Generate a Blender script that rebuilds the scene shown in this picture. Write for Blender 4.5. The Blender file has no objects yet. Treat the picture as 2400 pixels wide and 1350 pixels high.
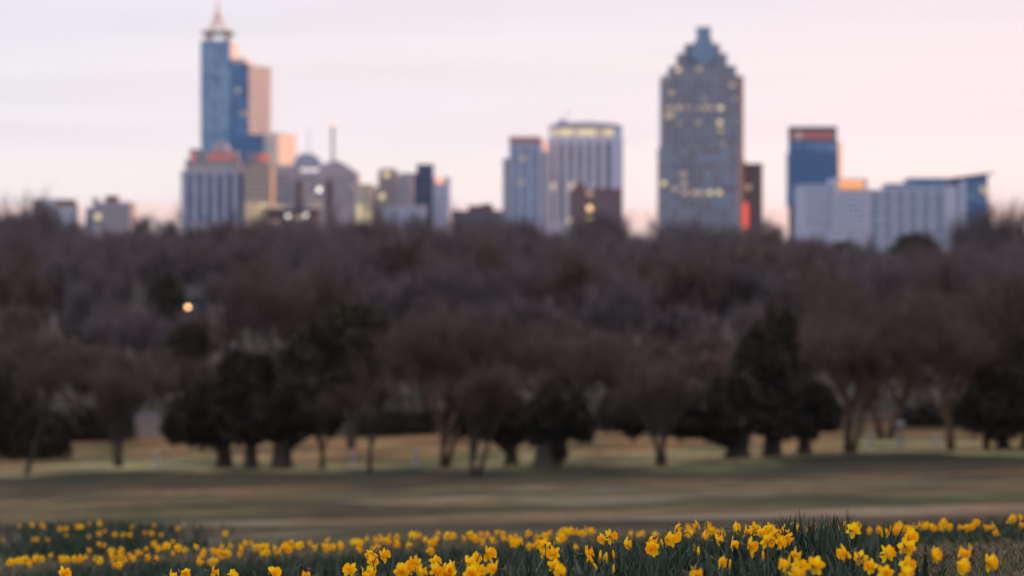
import bpy, math, random
import numpy as np
from mathutils import Vector, Matrix

random.seed(7)
rng = np.random.default_rng(7)
sc = bpy.context.scene
col = sc.collection
R = math.radians

# ------------------------------------------------------------------ camera
F = 7267.0           # focal length in pixels of the 2400 px photograph
HOR = 600.0          # row of the eye level
CZ = 1.40            # eye height
cd = bpy.data.cameras.new("camera")
cam = bpy.data.objects.new("camera", cd)
col.objects.link(cam)
cam.location = (0, 0, CZ)
cam.rotation_euler = (R(90) - (675 - HOR) / F, 0, 0)
cd.lens = 109.0
cd.sensor_width = 36.0
cd.clip_start = 0.1
cd.clip_end = 20000
cd.dof.use_dof = True
cd.dof.focus_distance = 13.6
cd.dof.aperture_fstop = 2.65
sc.camera = cam

# ------------------------------------------------------------------ world
SUN_AZ = R(93)       # clockwise from +Y (view direction)
SUN_EL = R(2.2)
world = bpy.data.worlds.new("World")
sc.world = world
world.use_nodes = True
wn = world.node_tree
wn.nodes.clear()
def N(t, typ, **kw):
    n = t.nodes.new(typ)
    for k, v in kw.items():
        setattr(n, k, v)
    return n
wo = N(wn, 'ShaderNodeOutputWorld')
bg_sky = N(wn, 'ShaderNodeBackground')
bg_cl = N(wn, 'ShaderNodeBackground')
mixw = N(wn, 'ShaderNodeMixShader')
sky = N(wn, 'ShaderNodeTexSky', sky_type='NISHITA', sun_disc=False, sun_elevation=R(2.5), sun_rotation=SUN_AZ)
bg_sky.inputs[1].default_value = 0.15
wn.links.new(sky.outputs[0], bg_sky.inputs[0])
tc = N(wn, 'ShaderNodeTexCoord')
sep = N(wn, 'ShaderNodeSeparateXYZ')
wn.links.new(tc.outputs['Generated'], sep.inputs[0])
# thin high cloud: banded near the horizon, lavender away from the sunrise, blush towards it
mp = N(wn, 'ShaderNodeMapping')
mp.inputs['Scale'].default_value = (3.0, 3.0, 42.0)
mp.inputs['Location'].default_value = (0.3, 0.0, 0.15)
wn.links.new(tc.outputs['Generated'], mp.inputs[0])
nz = N(wn, 'ShaderNodeTexNoise')
nz.inputs['Scale'].default_value = 1.0
nz.inputs['Detail'].default_value = 4.0
wn.links.new(mp.outputs[0], nz.inputs[0])
elev = N(wn, 'ShaderNodeMath', operation='MULTIPLY_ADD')   # elevation + streak wobble
wn.links.new(nz.outputs[0], elev.inputs[0])
elev.inputs[1].default_value = 0.013
wn.links.new(sep.outputs[2], elev.inputs[2])
ramp = N(wn, 'ShaderNodeValToRGB')
er = ramp.color_ramp
er.elements[0].position = 0.0
er.elements[0].color = (0.92, 0.80, 0.78, 1)
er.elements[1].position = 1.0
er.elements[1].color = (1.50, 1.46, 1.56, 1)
for p, c in ((0.0145, (0.96, 0.84, 0.84)), (0.0180, (1.0, 0.62, 0.50)), (0.0215, (0.97, 0.88, 0.89)), (0.0285, (1.0, 0.925, 0.92)), (0.0370, (1.0, 0.945, 0.93)), (0.0415, (0.92, 0.87, 0.93)),
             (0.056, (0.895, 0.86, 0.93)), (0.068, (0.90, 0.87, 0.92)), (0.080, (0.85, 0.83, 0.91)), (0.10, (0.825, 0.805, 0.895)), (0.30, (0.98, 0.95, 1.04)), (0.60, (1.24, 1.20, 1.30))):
    e = er.elements.new(p)
    e.color = (*c, 1)
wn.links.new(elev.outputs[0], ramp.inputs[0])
blush = N(wn, 'ShaderNodeMapRange')
blush.inputs[1].default_value = -0.16
blush.inputs[2].default_value = 0.17
wn.links.new(sep.outputs[0], blush.inputs[0])
warm = N(wn, 'ShaderNodeMix', data_type='RGBA', blend_type='MULTIPLY')
wn.links.new(blush.outputs[0], warm.inputs[0])
wn.links.new(ramp.outputs[0], warm.inputs[6])
warm.inputs[7].default_value = (1.16, 1.02, 0.985, 1)
# thin streaks drawn out along the horizon
mp2 = N(wn, 'ShaderNodeMapping')
mp2.inputs['Scale'].default_value = (5.0, 5.0, 95.0)
mp2.inputs['Rotation'].default_value = (0.0, 0.03, 0.0)
wn.links.new(tc.outputs['Generated'], mp2.inputs[0])
nz2 = N(wn, 'ShaderNodeTexNoise')
nz2.inputs['Scale'].default_value = 1.0
nz2.inputs['Detail'].default_value = 5.0
wn.links.new(mp2.outputs[0], nz2.inputs[0])
st = N(wn, 'ShaderNodeMapRange')
st.inputs[1].default_value = 0.3
st.inputs[2].default_value = 0.7
st.inputs[3].default_value = 0.962
st.inputs[4].default_value = 1.04
wn.links.new(nz2.outputs[0], st.inputs[0])
streak = N(wn, 'ShaderNodeMix', data_type='RGBA', blend_type='MULTIPLY')
streak.inputs[0].default_value = 1.0
wn.links.new(warm.outputs[2], streak.inputs[6])
wn.links.new(st.outputs[0], streak.inputs[7])
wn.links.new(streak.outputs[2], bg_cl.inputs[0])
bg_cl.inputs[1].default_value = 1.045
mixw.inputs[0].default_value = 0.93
wn.links.new(bg_sky.outputs[0], mixw.inputs[1])
wn.links.new(bg_cl.outputs[0], mixw.inputs[2])
wn.links.new(mixw.outputs[0], wo.inputs[0])

# ------------------------------------------------------------------ sun
sd = bpy.data.lights.new("sun", 'SUN')
sd.energy = 4.6
sd.color = (1.0, 0.44, 0.21)
sd.angle = R(0.5)
sun = bpy.data.objects.new("sun", sd)
col.objects.link(sun)
sv = Vector((math.sin(SUN_AZ) * math.cos(SUN_EL), math.cos(SUN_AZ) * math.cos(SUN_EL), math.sin(SUN_EL)))
sun.rotation_euler = sv.to_track_quat('Z', 'Y').to_euler()
sun.location = (60, 0, 60)

sc.view_settings.view_transform = 'Standard'
sc.view_settings.look = 'None'
sc.view_settings.gamma = 1.0
sc.view_settings.exposure = 0.0
sc.render.engine = 'CYCLES'
sc.cycles.use_denoising = True
sc.cycles.max_bounces = 5
sc.cycles.diffuse_bounces = 3
sc.cycles.transparent_max_bounces = 4
sc.cycles.caustics_reflective = False
sc.cycles.caustics_refractive = False
sc.cycles.sample_clamp_indirect = 4.0

# ------------------------------------------------------------------ materials
MATS = {}
def mat(name, c, rough=0.8, var=0.25, scale=1.0, c2=None, metallic=0.0, spec=0.3, emit=None, estr=0.0, trans=0.0, coord='Object', per_object=False):
    if name in MATS:
        return MATS[name]
    m = bpy.data.materials.new(name)
    m.use_nodes = True
    t = m.node_tree
    b = t.nodes['Principled BSDF']
    b.inputs['Roughness'].default_value = rough
    b.inputs['Metallic'].default_value = metallic
    b.inputs['Specular IOR Level'].default_value = spec
    tcn = N(t, 'ShaderNodeTexCoord')
    n = N(t, 'ShaderNodeTexNoise')
    n.inputs['Scale'].default_value = scale
    n.inputs['Detail'].default_value = 4
    if coord == 'Position':
        g = N(t, 'ShaderNodeNewGeometry')
        t.links.new(g.outputs['Position'], n.inputs[0])
    else:
        t.links.new(tcn.outputs['Object'], n.inputs[0])
    mx = N(t, 'ShaderNodeMix', data_type='RGBA')
    a = tuple(x * (1 - var) for x in c)
    d = c2 if c2 else tuple(min(1, x * (1 + var)) for x in c)
    mx.inputs[6].default_value = (*a, 1)
    mx.inputs[7].default_value = (*d, 1)
    mr = N(t, 'ShaderNodeMapRange')
    mr.inputs[1].default_value = 0.3
    mr.inputs[2].default_value = 0.7
    t.links.new(n.outputs[0], mr.inputs[0])
    if per_object:
        oi = N(t, 'ShaderNodeObjectInfo')
        t.links.new(oi.outputs['Random'], mx.inputs[0])
    else:
        t.links.new(mr.outputs[0], mx.inputs[0])
    t.links.new(mx.outputs[2], b.inputs['Base Color'])
    if emit:
        b.inputs['Emission Color'].default_value = (*emit, 1)
        b.inputs['Emission Strength'].default_value = estr
    if trans:
        tr = N(t, 'ShaderNodeBsdfTranslucent')
        t.links.new(mx.outputs[2], tr.inputs[0])
        ms = N(t, 'ShaderNodeMixShader')
        ms.inputs[0].default_value = trans
        t.links.new(b.outputs[0], ms.inputs[1])
        t.links.new(tr.outputs[0], ms.inputs[2])
        t.links.new(ms.outputs[0], t.nodes['Material Output'].inputs[0])
    MATS[name] = m
    return m

# ------------------------------------------------------------------ object helpers
def link(o, parent=None):
    col.objects.link(o)
    if parent:
        o.parent = parent
    return o
def tag(o, label=None, cat=None, group=None, kind=None):
    if label:
        o['label'] = label
    if cat:
        o['category'] = cat
    if group:
        o['group'] = group
    if kind:
        o['kind'] = kind
    return o
def empty(name, loc, label=None, cat=None, group=None, rz=0.0):
    o = bpy.data.objects.new(name, None)
    o.empty_display_size = 0.2
    o.location = loc
    o.rotation_euler = (0, 0, rz)
    return tag(link(o), label, cat, group)
def mesh_obj(name, verts, faces, m, parent=None, smooth=False, loc=None):
    me = bpy.data.meshes.new(name)
    me.from_pydata([tuple(v) for v in verts], [], [tuple(f) for f in faces])
    if smooth:
        me.polygons.foreach_set('use_smooth', [True] * len(me.polygons))
    me.materials.append(m)
    o = bpy.data.objects.new(name, me)
    if loc is not None:
        o.location = loc
    return link(o, parent)
def np_mesh(name, V, Fc, m, n=3, smooth=False, mi=None):
    """V (nv,3), Fc (nf,n) -> mesh data"""
    me = bpy.data.meshes.new(name)
    V = np.asarray(V, dtype=np.float32)
    Fc = np.asarray(Fc, dtype=np.int32)
    me.vertices.add(len(V))
    me.vertices.foreach_set('co', V.ravel())
    me.loops.add(Fc.size)
    me.loops.foreach_set('vertex_index', Fc.ravel())
    me.polygons.add(len(Fc))
    me.polygons.foreach_set('loop_start', np.arange(0, Fc.size, n, dtype=np.int32))
    me.polygons.foreach_set('loop_total', np.full(len(Fc), n, dtype=np.int32))
    if smooth:
        me.polygons.foreach_set('use_smooth', np.ones(len(Fc), dtype=bool))
    for mm in (m if isinstance(m, (list, tuple)) else [m]):
        me.materials.append(mm)
    if mi is not None:
        me.polygons.foreach_set('material_index', np.asarray(mi, dtype=np.int32))
    me.update(calc_edges=True)
    me.validate()
    return me
CUBES = {}
def cube_mesh(m):
    if m.name not in CUBES:
        v = [(x, y, z) for x in (-.5, .5) for y in (-.5, .5) for z in (-.5, .5)]
        f = [(0, 1, 3, 2), (4, 6, 7, 5), (0, 4, 5, 1), (2, 3, 7, 6), (0, 2, 6, 4), (1, 5, 7, 3)]
        me = bpy.data.meshes.new('block_' + m.name)
        me.from_pydata(v, [], f)
        me.materials.append(m)
        CUBES[m.name] = me
    return CUBES[m.name]
def box(name, x0, x1, y0, y1, z0, z1, m, parent=None):
    o = bpy.data.objects.new(name, cube_mesh(m))
    o.location = ((x0 + x1) / 2, (y0 + y1) / 2, (z0 + z1) / 2)
    o.scale = (abs(x1 - x0), abs(y1 - y0), abs(z1 - z0))
    return link(o, parent)
def on_part(o, part):
    '''make o a sub-part of the box `part` without inheriting its stretch'''
    o.parent = part
    o.matrix_parent_inverse = Matrix.LocRotScale(part.location, None, part.scale).inverted()
    return o
def tube_geo(V, Fc, pts, rad, sides=5):
    """append a tapered tube through pts to lists V, Fc"""
    base = len(V)
    k = len(pts)
    for i, p in enumerate(pts):
        p = np.asarray(p, float)
        a = np.asarray(pts[min(i + 1, k - 1)], float) - np.asarray(pts[max(i - 1, 0)], float)
        a /= (np.linalg.norm(a) + 1e-9)
        u = np.cross(a, (0.31, 0.83, 0.17) if abs(a[1]) < 0.8 else (1, 0, 0))
        u /= np.linalg.norm(u)
        w = np.cross(a, u)
        for s in range(sides):
            an = 2 * math.pi * s / sides
            V.append(p + rad[i] * (math.cos(an) * u + math.sin(an) * w))
    for i in range(k - 1):
        for s in range(sides):
            s2 = (s + 1) % sides
            Fc.append((base + i * sides + s, base + i * sides + s2, base + (i + 1) * sides + s2, base + (i + 1) * sides + s))
    Fc.append(tuple(base + (k - 1) * sides + s for s in range(sides)))
    Fc.append(tuple(base + s for s in reversed(range(sides))))

# ------------------------------------------------------------------ terrain
GK = np.array([(-700, -2), (-100, 0.7), (0, 1.2), (8, 1.31), (11.5, 1.455), (14.5, 1.61), (17, 1.78), (20, 2.06), (24, 2.43), (30, 2.86), (40, 3.5),
               (60, 4.95), (100, 7.7), (140, 10.3), (200, 13.9), (250, 15.8), (300, 17.4), (350, 18), (450, 16.5), (600, 13), (800, 9),
               (1000, 7), (1400, 6), (2500, 6), (9000, 6)], float)
def smooth(a, b, x):
    t = np.clip((np.asarray(x, float) - a) / (b - a), 0, 1)
    return t * t * (3 - 2 * t)
def H(x, y):
    x = np.asarray(x, float)
    y = np.asarray(y, float)
    g = 0
    for o in (-0.04, 0, 0.04):
        g = g + np.interp(y * (1 + o), GK[:, 0], GK[:, 1]) / 3
    s = 0.055 + (0.02 - 0.055) * smooth(24, 45, y)
    s = s * (1 - smooth(260, 420, y))
    z = CZ - g + s * 120 * np.tanh(x / 120)
    rx = x - (0.20 * np.maximum(y, 0) + 45)
    z = z + 62 * smooth(0, 170, rx) * smooth(-500, -200, y) * (1 - smooth(1330, 1480, y))  # unseen ridge added right of the view to keep low sun off the park
    z = z + 0.075 * np.sin(x * 0.8 + 2 * np.sin(y * 0.19)) * np.sin(y * 0.43 + 1.7 * np.sin(x * 0.29)) * smooth(40, 65, y) * (1 - smooth(150, 185, y))
    z = z + 0.25 * np.sin(x * 0.045 + 1.3) * np.sin(y * 0.03) * smooth(60, 130, y)
    return z
def Hf(x, y):
    return float(H(x, y))
def PX(px, d):
    return (px - 1200.0) / F * d
def PZ(py, d):
    return CZ + (HOR - py) / F * d
def ground_d(px, py, lo=45, hi=330):
    ds = np.linspace(lo, hi, 800)
    zs = H(PX(px, ds), ds)
    yy = HOR - (zs - CZ) / ds * F
    return float(ds[np.argmin(np.abs(yy - py))])

def ground_material():
    m = bpy.data.materials.new('ground_dormant_grass')
    m.use_nodes = True
    t = m.node_tree
    b = t.nodes['Principled BSDF']
    b.inputs['Roughness'].default_value = 0.95
    b.inputs['Specular IOR Level'].default_value = 0.1
    g = N(t, 'ShaderNodeNewGeometry')
    s = N(t, 'ShaderNodeSeparateXYZ')
    t.links.new(g.outputs['Position'], s.inputs[0])
    def noise(scale3, sc_=1.0, det=4, loc=(0, 0, 0)):
        mpn = N(t, 'ShaderNodeMapping')
        mpn.inputs['Scale'].default_value = scale3
        mpn.inputs['Location'].default_value = loc
        t.links.new(g.outputs['Position'], mpn.inputs[0])
        n = N(t, 'ShaderNodeTexNoise')
        n.inputs['Scale'].default_value = sc_
        n.inputs['Detail'].default_value = det
        t.links.new(mpn.outputs[0], n.inputs[0])
        return n.outputs[0]
    def math_(op, a, bb):
        n = N(t, 'ShaderNodeMath', operation=op)
        for i, v in enumerate((a, bb)):
            if isinstance(v, (int, float)):
                n.inputs[i].default_value = v
            else:
                t.links.new(v, n.inputs[i])
        return n.outputs[0]
    n1 = noise((0.05, 0.03, 0.0), 1.0, 5)
    w = math_('MULTIPLY_ADD', n1, 0.62)
    t.nodes[-1].inputs[2].default_value = 0.69
    yw = math_('MULTIPLY', s.outputs[1], w)
    # mown bands of the sloping field, with one band of painted shade, run along it: colour by how far down the slope they lie
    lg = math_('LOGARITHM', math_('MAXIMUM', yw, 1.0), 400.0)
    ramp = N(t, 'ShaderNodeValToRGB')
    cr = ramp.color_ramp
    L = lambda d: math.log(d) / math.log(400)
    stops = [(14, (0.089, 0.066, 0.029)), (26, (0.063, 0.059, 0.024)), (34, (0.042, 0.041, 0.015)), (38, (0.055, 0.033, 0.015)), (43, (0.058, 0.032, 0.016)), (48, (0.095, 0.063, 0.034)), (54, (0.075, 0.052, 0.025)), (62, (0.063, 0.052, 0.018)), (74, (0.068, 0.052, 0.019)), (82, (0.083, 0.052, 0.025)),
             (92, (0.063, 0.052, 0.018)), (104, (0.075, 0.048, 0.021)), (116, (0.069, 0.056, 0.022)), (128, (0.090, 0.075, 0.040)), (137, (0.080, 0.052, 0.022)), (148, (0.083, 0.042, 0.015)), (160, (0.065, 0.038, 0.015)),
             (168, (0.019, 0.017, 0.006)), (180, (0.017, 0.016, 0.005)), (206, (0.017, 0.016, 0.005)), (212, (0.158, 0.137, 0.068)), (230, (0.146, 0.117, 0.053)), (244, (0.162, 0.091, 0.039)), (300, (0.144, 0.080, 0.034)), (310, (0.040, 0.031, 0.020))]  # darkest stops paint in the shadowed lawn by the tree row
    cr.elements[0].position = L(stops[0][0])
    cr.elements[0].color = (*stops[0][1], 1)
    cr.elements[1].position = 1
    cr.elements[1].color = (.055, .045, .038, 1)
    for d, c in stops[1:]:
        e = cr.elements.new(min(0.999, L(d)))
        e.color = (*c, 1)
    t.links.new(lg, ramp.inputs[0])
    # patches: greener and paler turf
    n2 = noise((0.10, 0.055, 0.0), 1.0, 4, (3, 7, 0))
    mr = N(t, 'ShaderNodeMapRange')
    mr.inputs[1].default_value = 0.46
    mr.inputs[2].default_value = 0.60
    t.links.new(n2, mr.inputs[0])
    mx = N(t, 'ShaderNodeMix', data_type='RGBA', blend_type='MULTIPLY')
    t.links.new(mr.outputs[0], mx.inputs[0])
    t.links.new(ramp.outputs[0], mx.inputs[6])
    mx.inputs[7].default_value = (0.40, 0.66, 0.52, 1)
    n5 = noise((0.12, 0.07, 0.0), 1.0, 4, (13, 4, 0))
    mr5 = N(t, 'ShaderNodeMapRange')
    mr5.inputs[1].default_value = 0.36
    mr5.inputs[2].default_value = 0.62
    mr5.inputs[3].default_value = 0.48
    mr5.inputs[4].default_value = 1.55
    t.links.new(n5, mr5.inputs[0])
    mx5 = N(t, 'ShaderNodeMix', data_type='RGBA', blend_type='MULTIPLY')
    mx5.inputs[0].default_value = 1
    t.links.new(mx.outputs[2], mx5.inputs[6])
    t.links.new(mr5.outputs[0], mx5.inputs[7])
    mx = mx5
    n3 = noise((1.6, 0.55, 1.0), 1.0, 8, (1, 2, 0))
    mr3 = N(t, 'ShaderNodeMapRange')
    mr3.inputs[1].default_value = 0.3
    mr3.inputs[2].default_value = 0.7
    mr3.inputs[3].default_value = 0.6
    mr3.inputs[4].default_value = 1.4
    t.links.new(n3, mr3.inputs[0])
    mx2 = N(t, 'ShaderNodeMix', data_type='RGBA', blend_type='MULTIPLY')
    mx2.inputs[0].default_value = 1
    t.links.new(mx.outputs[2], mx2.inputs[6])
    t.links.new(mr3.outputs[0], mx2.inputs[7])
    # frost-bleached patches half way down the slope
    n4 = noise((0.09, 0.05, 0.0), 1.0, 4, (9.2, 1.4, 0))
    mr4 = N(t, 'ShaderNodeMapRange')
    mr4.inputs[1].default_value = 0.58
    mr4.inputs[2].default_value = 0.68
    t.links.new(n4, mr4.inputs[0])
    mx3 = N(t, 'ShaderNodeMix', data_type='RGBA')
    band = N(t, 'ShaderNodeMapRange')
    band.inputs[1].default_value = 155.0
    band.inputs[2].default_value = 145.0
    t.links.new(s.outputs[1], band.inputs[0])
    t.links.new(math_('MULTIPLY', math_('MULTIPLY', mr4.outputs[0], 0.6), band.outputs[0]), mx3.inputs[0])
    t.links.new(mx2.outputs[2], mx3.inputs[6])
    mx3.inputs[7].default_value = (.20, .185, .15, 1)
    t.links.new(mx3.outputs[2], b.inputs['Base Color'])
    bp = N(t, 'ShaderNodeBump')
    bp.inputs['Strength'].default_value = 0.5
    bp.inputs['Distance'].default_value = 0.15
    t.links.new(n3, bp.inputs['Height'])
    t.links.new(bp.outputs[0], b.inputs['Normal'])
    return m

def build_ground():
    u = np.linspace(-1, 1, 181)
    xs = 5000 * np.sinh(8.2 * u) / np.sinh(8.2)
    ys = np.concatenate([np.linspace(-700, -20, 18), np.linspace(-10, 8, 10), np.geomspace(9, 9000, 330)])
    XX, YY = np.meshgrid(xs, ys)
    ZZ = H(XX, YY)
    V = np.stack([XX.ravel(), YY.ravel(), ZZ.ravel()], 1)
    nx, ny = len(xs), len(ys)
    i, j = np.meshgrid(np.arange(nx - 1), np.arange(ny - 1))
    a = (j * nx + i).ravel()
    Fc = np.stack([a, a + 1, a + nx + 1, a + nx], 1)
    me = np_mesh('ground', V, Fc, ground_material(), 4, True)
    o = bpy.data.objects.new('ground', me)
    link(o)
    tag(o, kind='structure')
build_ground()

# ================================================================== buildings
M_GLASS = mat('glass_blue', (0.1472, 0.2944, 0.4968), 0.25, 0.15, 0.15, metallic=0.55, spec=0.5)
M_GLASS_P = mat('glass_pale_blue', (0.1584, 0.2592, 0.3888), 0.25, 0.15, 0.15, metallic=0.5, spec=0.5)
M_GLASS_D = mat('glass_deep_blue', (0.0353, 0.1225, 0.2972), 0.25, 0.2, 0.12, metallic=0.5, spec=0.5)
M_GLASS_N = mat('glass_navy', (.035, .07, .16), 0.3, 0.2, 0.15, metallic=0.4, spec=0.5)
M_GLASS_T = mat('glass_teal', (0.1061, 0.2040, 0.3366), 0.2, 0.15, 0.15, metallic=0.6, spec=0.5)
M_WIN = mat('window_glass', (.07, .115, .20), 0.2, 0.2, 0.3, metallic=0.3, spec=0.5)
M_WIN2 = mat('window_glass_lighter', (0.1200, 0.1800, 0.2850), 0.2, 0.2, 0.3, metallic=0.4, spec=0.5)
M_LIT = mat('window_lit_warm', (.6, .5, .3), 0.6, 0.1, 1, emit=(1.0, .84, .42), estr=0.52)
M_LITD = mat('window_lit_dim', (.5, .4, .3), 0.6, 0.1, 1, emit=(.85, .72, .42), estr=0.20)
M_LITW = mat('lamp_lit_white', (.7, .7, .6), 0.6, 0.1, 1, emit=(1.0, .97, .85), estr=1.6)
M_LITO = mat('lamp_lit_orange', (.7, .5, .3), 0.6, 0.1, 1, emit=(1.0, .62, .26), estr=1.7)
M_RED = mat('sign_lit_red', (.6, .1, .08), 0.6, 0.1, 1, emit=(1.0, .10, .06), estr=0.75)
M_REDD = mat('sign_dim_red', (.30, .15, .17), 0.6, 0.3, 0.25, emit=(.5, .10, .09), estr=0.06)
M_RED3 = mat('sign_letter_dim_red', (.4, .16, .15), 0.6, 0.1, 1, emit=(1, .2, .16), estr=0.10)
M_RED2 = mat('sign_letter_red', (.5, .12, .1), 0.6, 0.1, 1, emit=(1, .22, .16), estr=0.30)
M_SIGN = mat('sign_lit_orange', (.7, .35, .12), 0.6, 0.1, 1, emit=(1.0, .36, .12), estr=0.85)
M_STONE = mat('facade_grey_stone', (0.2940, 0.2870, 0.3500), 0.8, 0.12, 0.08)
M_STONEL = mat('facade_pale_lavender', (0.3557, 0.4176, 0.5875), 0.75, 0.10, 0.06)
M_STONEB = mat('facade_blue_grey', (0.2310, 0.2940, 0.4200), 0.75, 0.12, 0.06)
M_WARM = mat('facade_warm_grey', (0.2599, 0.2326, 0.2394), 0.8, 0.12, 0.08)
M_BEIGE = mat('facade_beige', (0.3744, 0.3276, 0.2652), 0.8, 0.12, 0.08)
M_CREAM = mat('facade_cream', (.66, .57, .45), 0.8, 0.08, 0.08)
M_BRICK = mat('facade_dark_red_brick', (0.1360, 0.0760, 0.0880), 0.85, 0.2, 0.2)
M_BROWN = mat('facade_dark_brown', (0.0960, 0.0640, 0.0760), 0.8, 0.2, 0.2)
M_GRANITE = mat('facade_slate_granite', (0.1714, 0.1914, 0.2513), 0.6, 0.12, 0.08)
M_NAVY = mat('facade_navy', (0.0369, 0.0641, 0.1350), 0.6, 0.2, 0.1)
M_WHITE = mat('facade_white_panel', (0.5888, 0.5336, 0.5060), 0.7, 0.06, 0.1)
M_STEEL = mat('steel_pinkish', (.62, .48, .48), 0.6, 0.15, 0.5)
M_DARKST = mat('steel_dark', (.16, .15, .17), 0.6, 0.2, 0.5)
M_RIB = mat('facade_rib_white', (0.4954, 0.5331, 0.6630), 0.7, 0.06, 0.1)
M_ROOF = mat('roof_gravel', (.22, .21, .21), 0.9, 0.2, 0.3)

CITY = -4.5
class Bld:
    """a building: an Empty on the ground at its plan centre; x in photo pixels turned to metres, y in metres, z from photo rows"""
    def __init__(s, name, label, pxc, d, rz=0.0, cat='building', base=None):
        s.k = d / F
        s.pxc, s.d = pxc, d
        s.base = Hf(PX(pxc, d), d) - 0.4 if base is None else base
        s.root = empty(name, (PX(pxc, d), d, s.base), label, cat, rz=R(rz))
    def lx(s, px):
        return (px - s.pxc) * s.k
    def lz(s, py):
        return 0.0 if py is None else PZ(py, s.d) - s.base
    def box(s, name, xa, xb, ya, yb, top, bot, m):
        return box(name, s.lx(xa), s.lx(xb), ya, yb, s.lz(bot), s.lz(top), m, s.root)
    def plan(s, name, pts, top, bot, m):
        z0, z1 = s.lz(bot), s.lz(top)
        n = len(pts)
        v = [(s.lx(a), b, z0) for a, b in pts] + [(s.lx(a), b, z1) for a, b in pts]
        f = [(i, (i + 1) % n, n + (i + 1) % n, n + i) for i in range(n)] + [tuple(range(n - 1, -1, -1)), tuple(range(n, 2 * n))]
        return mesh_obj(name, v, f, m, s.root)
    def prof(s, name, pts, ya, yb, m):
        """outline in (px, row) extruded in depth"""
        n = len(pts)
        v = [(s.lx(a), ya, s.lz(b)) for a, b in pts] + [(s.lx(a), yb, s.lz(b)) for a, b in pts]
        f = [(i, n + i, n + (i + 1) % n, (i + 1) % n) for i in range(n)] + [tuple(range(n)), tuple(range(2 * n - 1, n - 1, -1))]
        return mesh_obj(name, v, f, m, s.root)
    def windows(s, xa, xb, top, bot, cols, rows, yf, fw=0.6, fh=0.55, mats=None, lit=0.0, name='window'):
        """a grid of panes set 12 cm into reveals that stand on the face y = yf"""
        x0, x1, z1, z0 = s.lx(xa), s.lx(xb), s.lz(top), s.lz(bot)
        cw, ch = (x1 - x0) / cols, (z1 - z0) / rows
        mats = mats or [M_WIN, M_WIN, M_WIN2]
        for i in range(cols):
            for j in range(rows):
                m = random.choice(mats)
                if lit and random.random() < lit:
                    m = M_LITD
                cx, cz = x0 + (i + .5) * cw, z0 + (j + .5) * ch
                box(name, cx - fw * cw / 2, cx + fw * cw / 2, yf - .12, yf + .3, cz - fh * ch / 2, cz + fh * ch / 2, m, s.root)
    def side_windows(s, xface, ya, yb, top, bot, cols, rows, sgn, fw=0.6, fh=0.55, mats=None, off=0.0):
        xf, z1, z0 = s.lx(xface), s.lz(top), s.lz(bot)
        cw, ch = (yb - ya) / cols, (z1 - z0) / rows
        mats = mats or [M_WIN, M_WIN, M_WIN2]
        for i in range(cols):
            for j in range(rows):
                cy, cz = ya + (i + .5) * cw, z0 + (j + .5) * ch
                box('window', xf - .3 * sgn, xf + .12 * sgn, cy - fw * cw / 2, cy + fw * cw / 2, cz - fh * ch / 2, cz + fh * ch / 2, random.choice(mats), s.root)
    def piers(s, xs, w, top, bot, yf, proud, m, name='pier'):
        for x in xs:
            box(name, s.lx(x) - w / 2, s.lx(x) + w / 2, yf - proud, yf + .2, s.lz(bot), s.lz(top), m, s.root)
    def lit(s, pts, yf, m, w=3.4, h=2.4, name='lit_window'):
        for px, py in pts:
            x, z = s.lx(px), s.lz(py)
            box(name, x - w / 2, x + w / 2, yf - .2, yf + .3, z - h / 2, z + h / 2, m, s.root)

def bars(name, segs, r, m, parent):
    V, Fc = [], []
    for a, b in segs:
        tube_geo(V, Fc, [a, b], [r, r], 6)
    return mesh_obj(name, V, Fc, m, parent)

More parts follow.
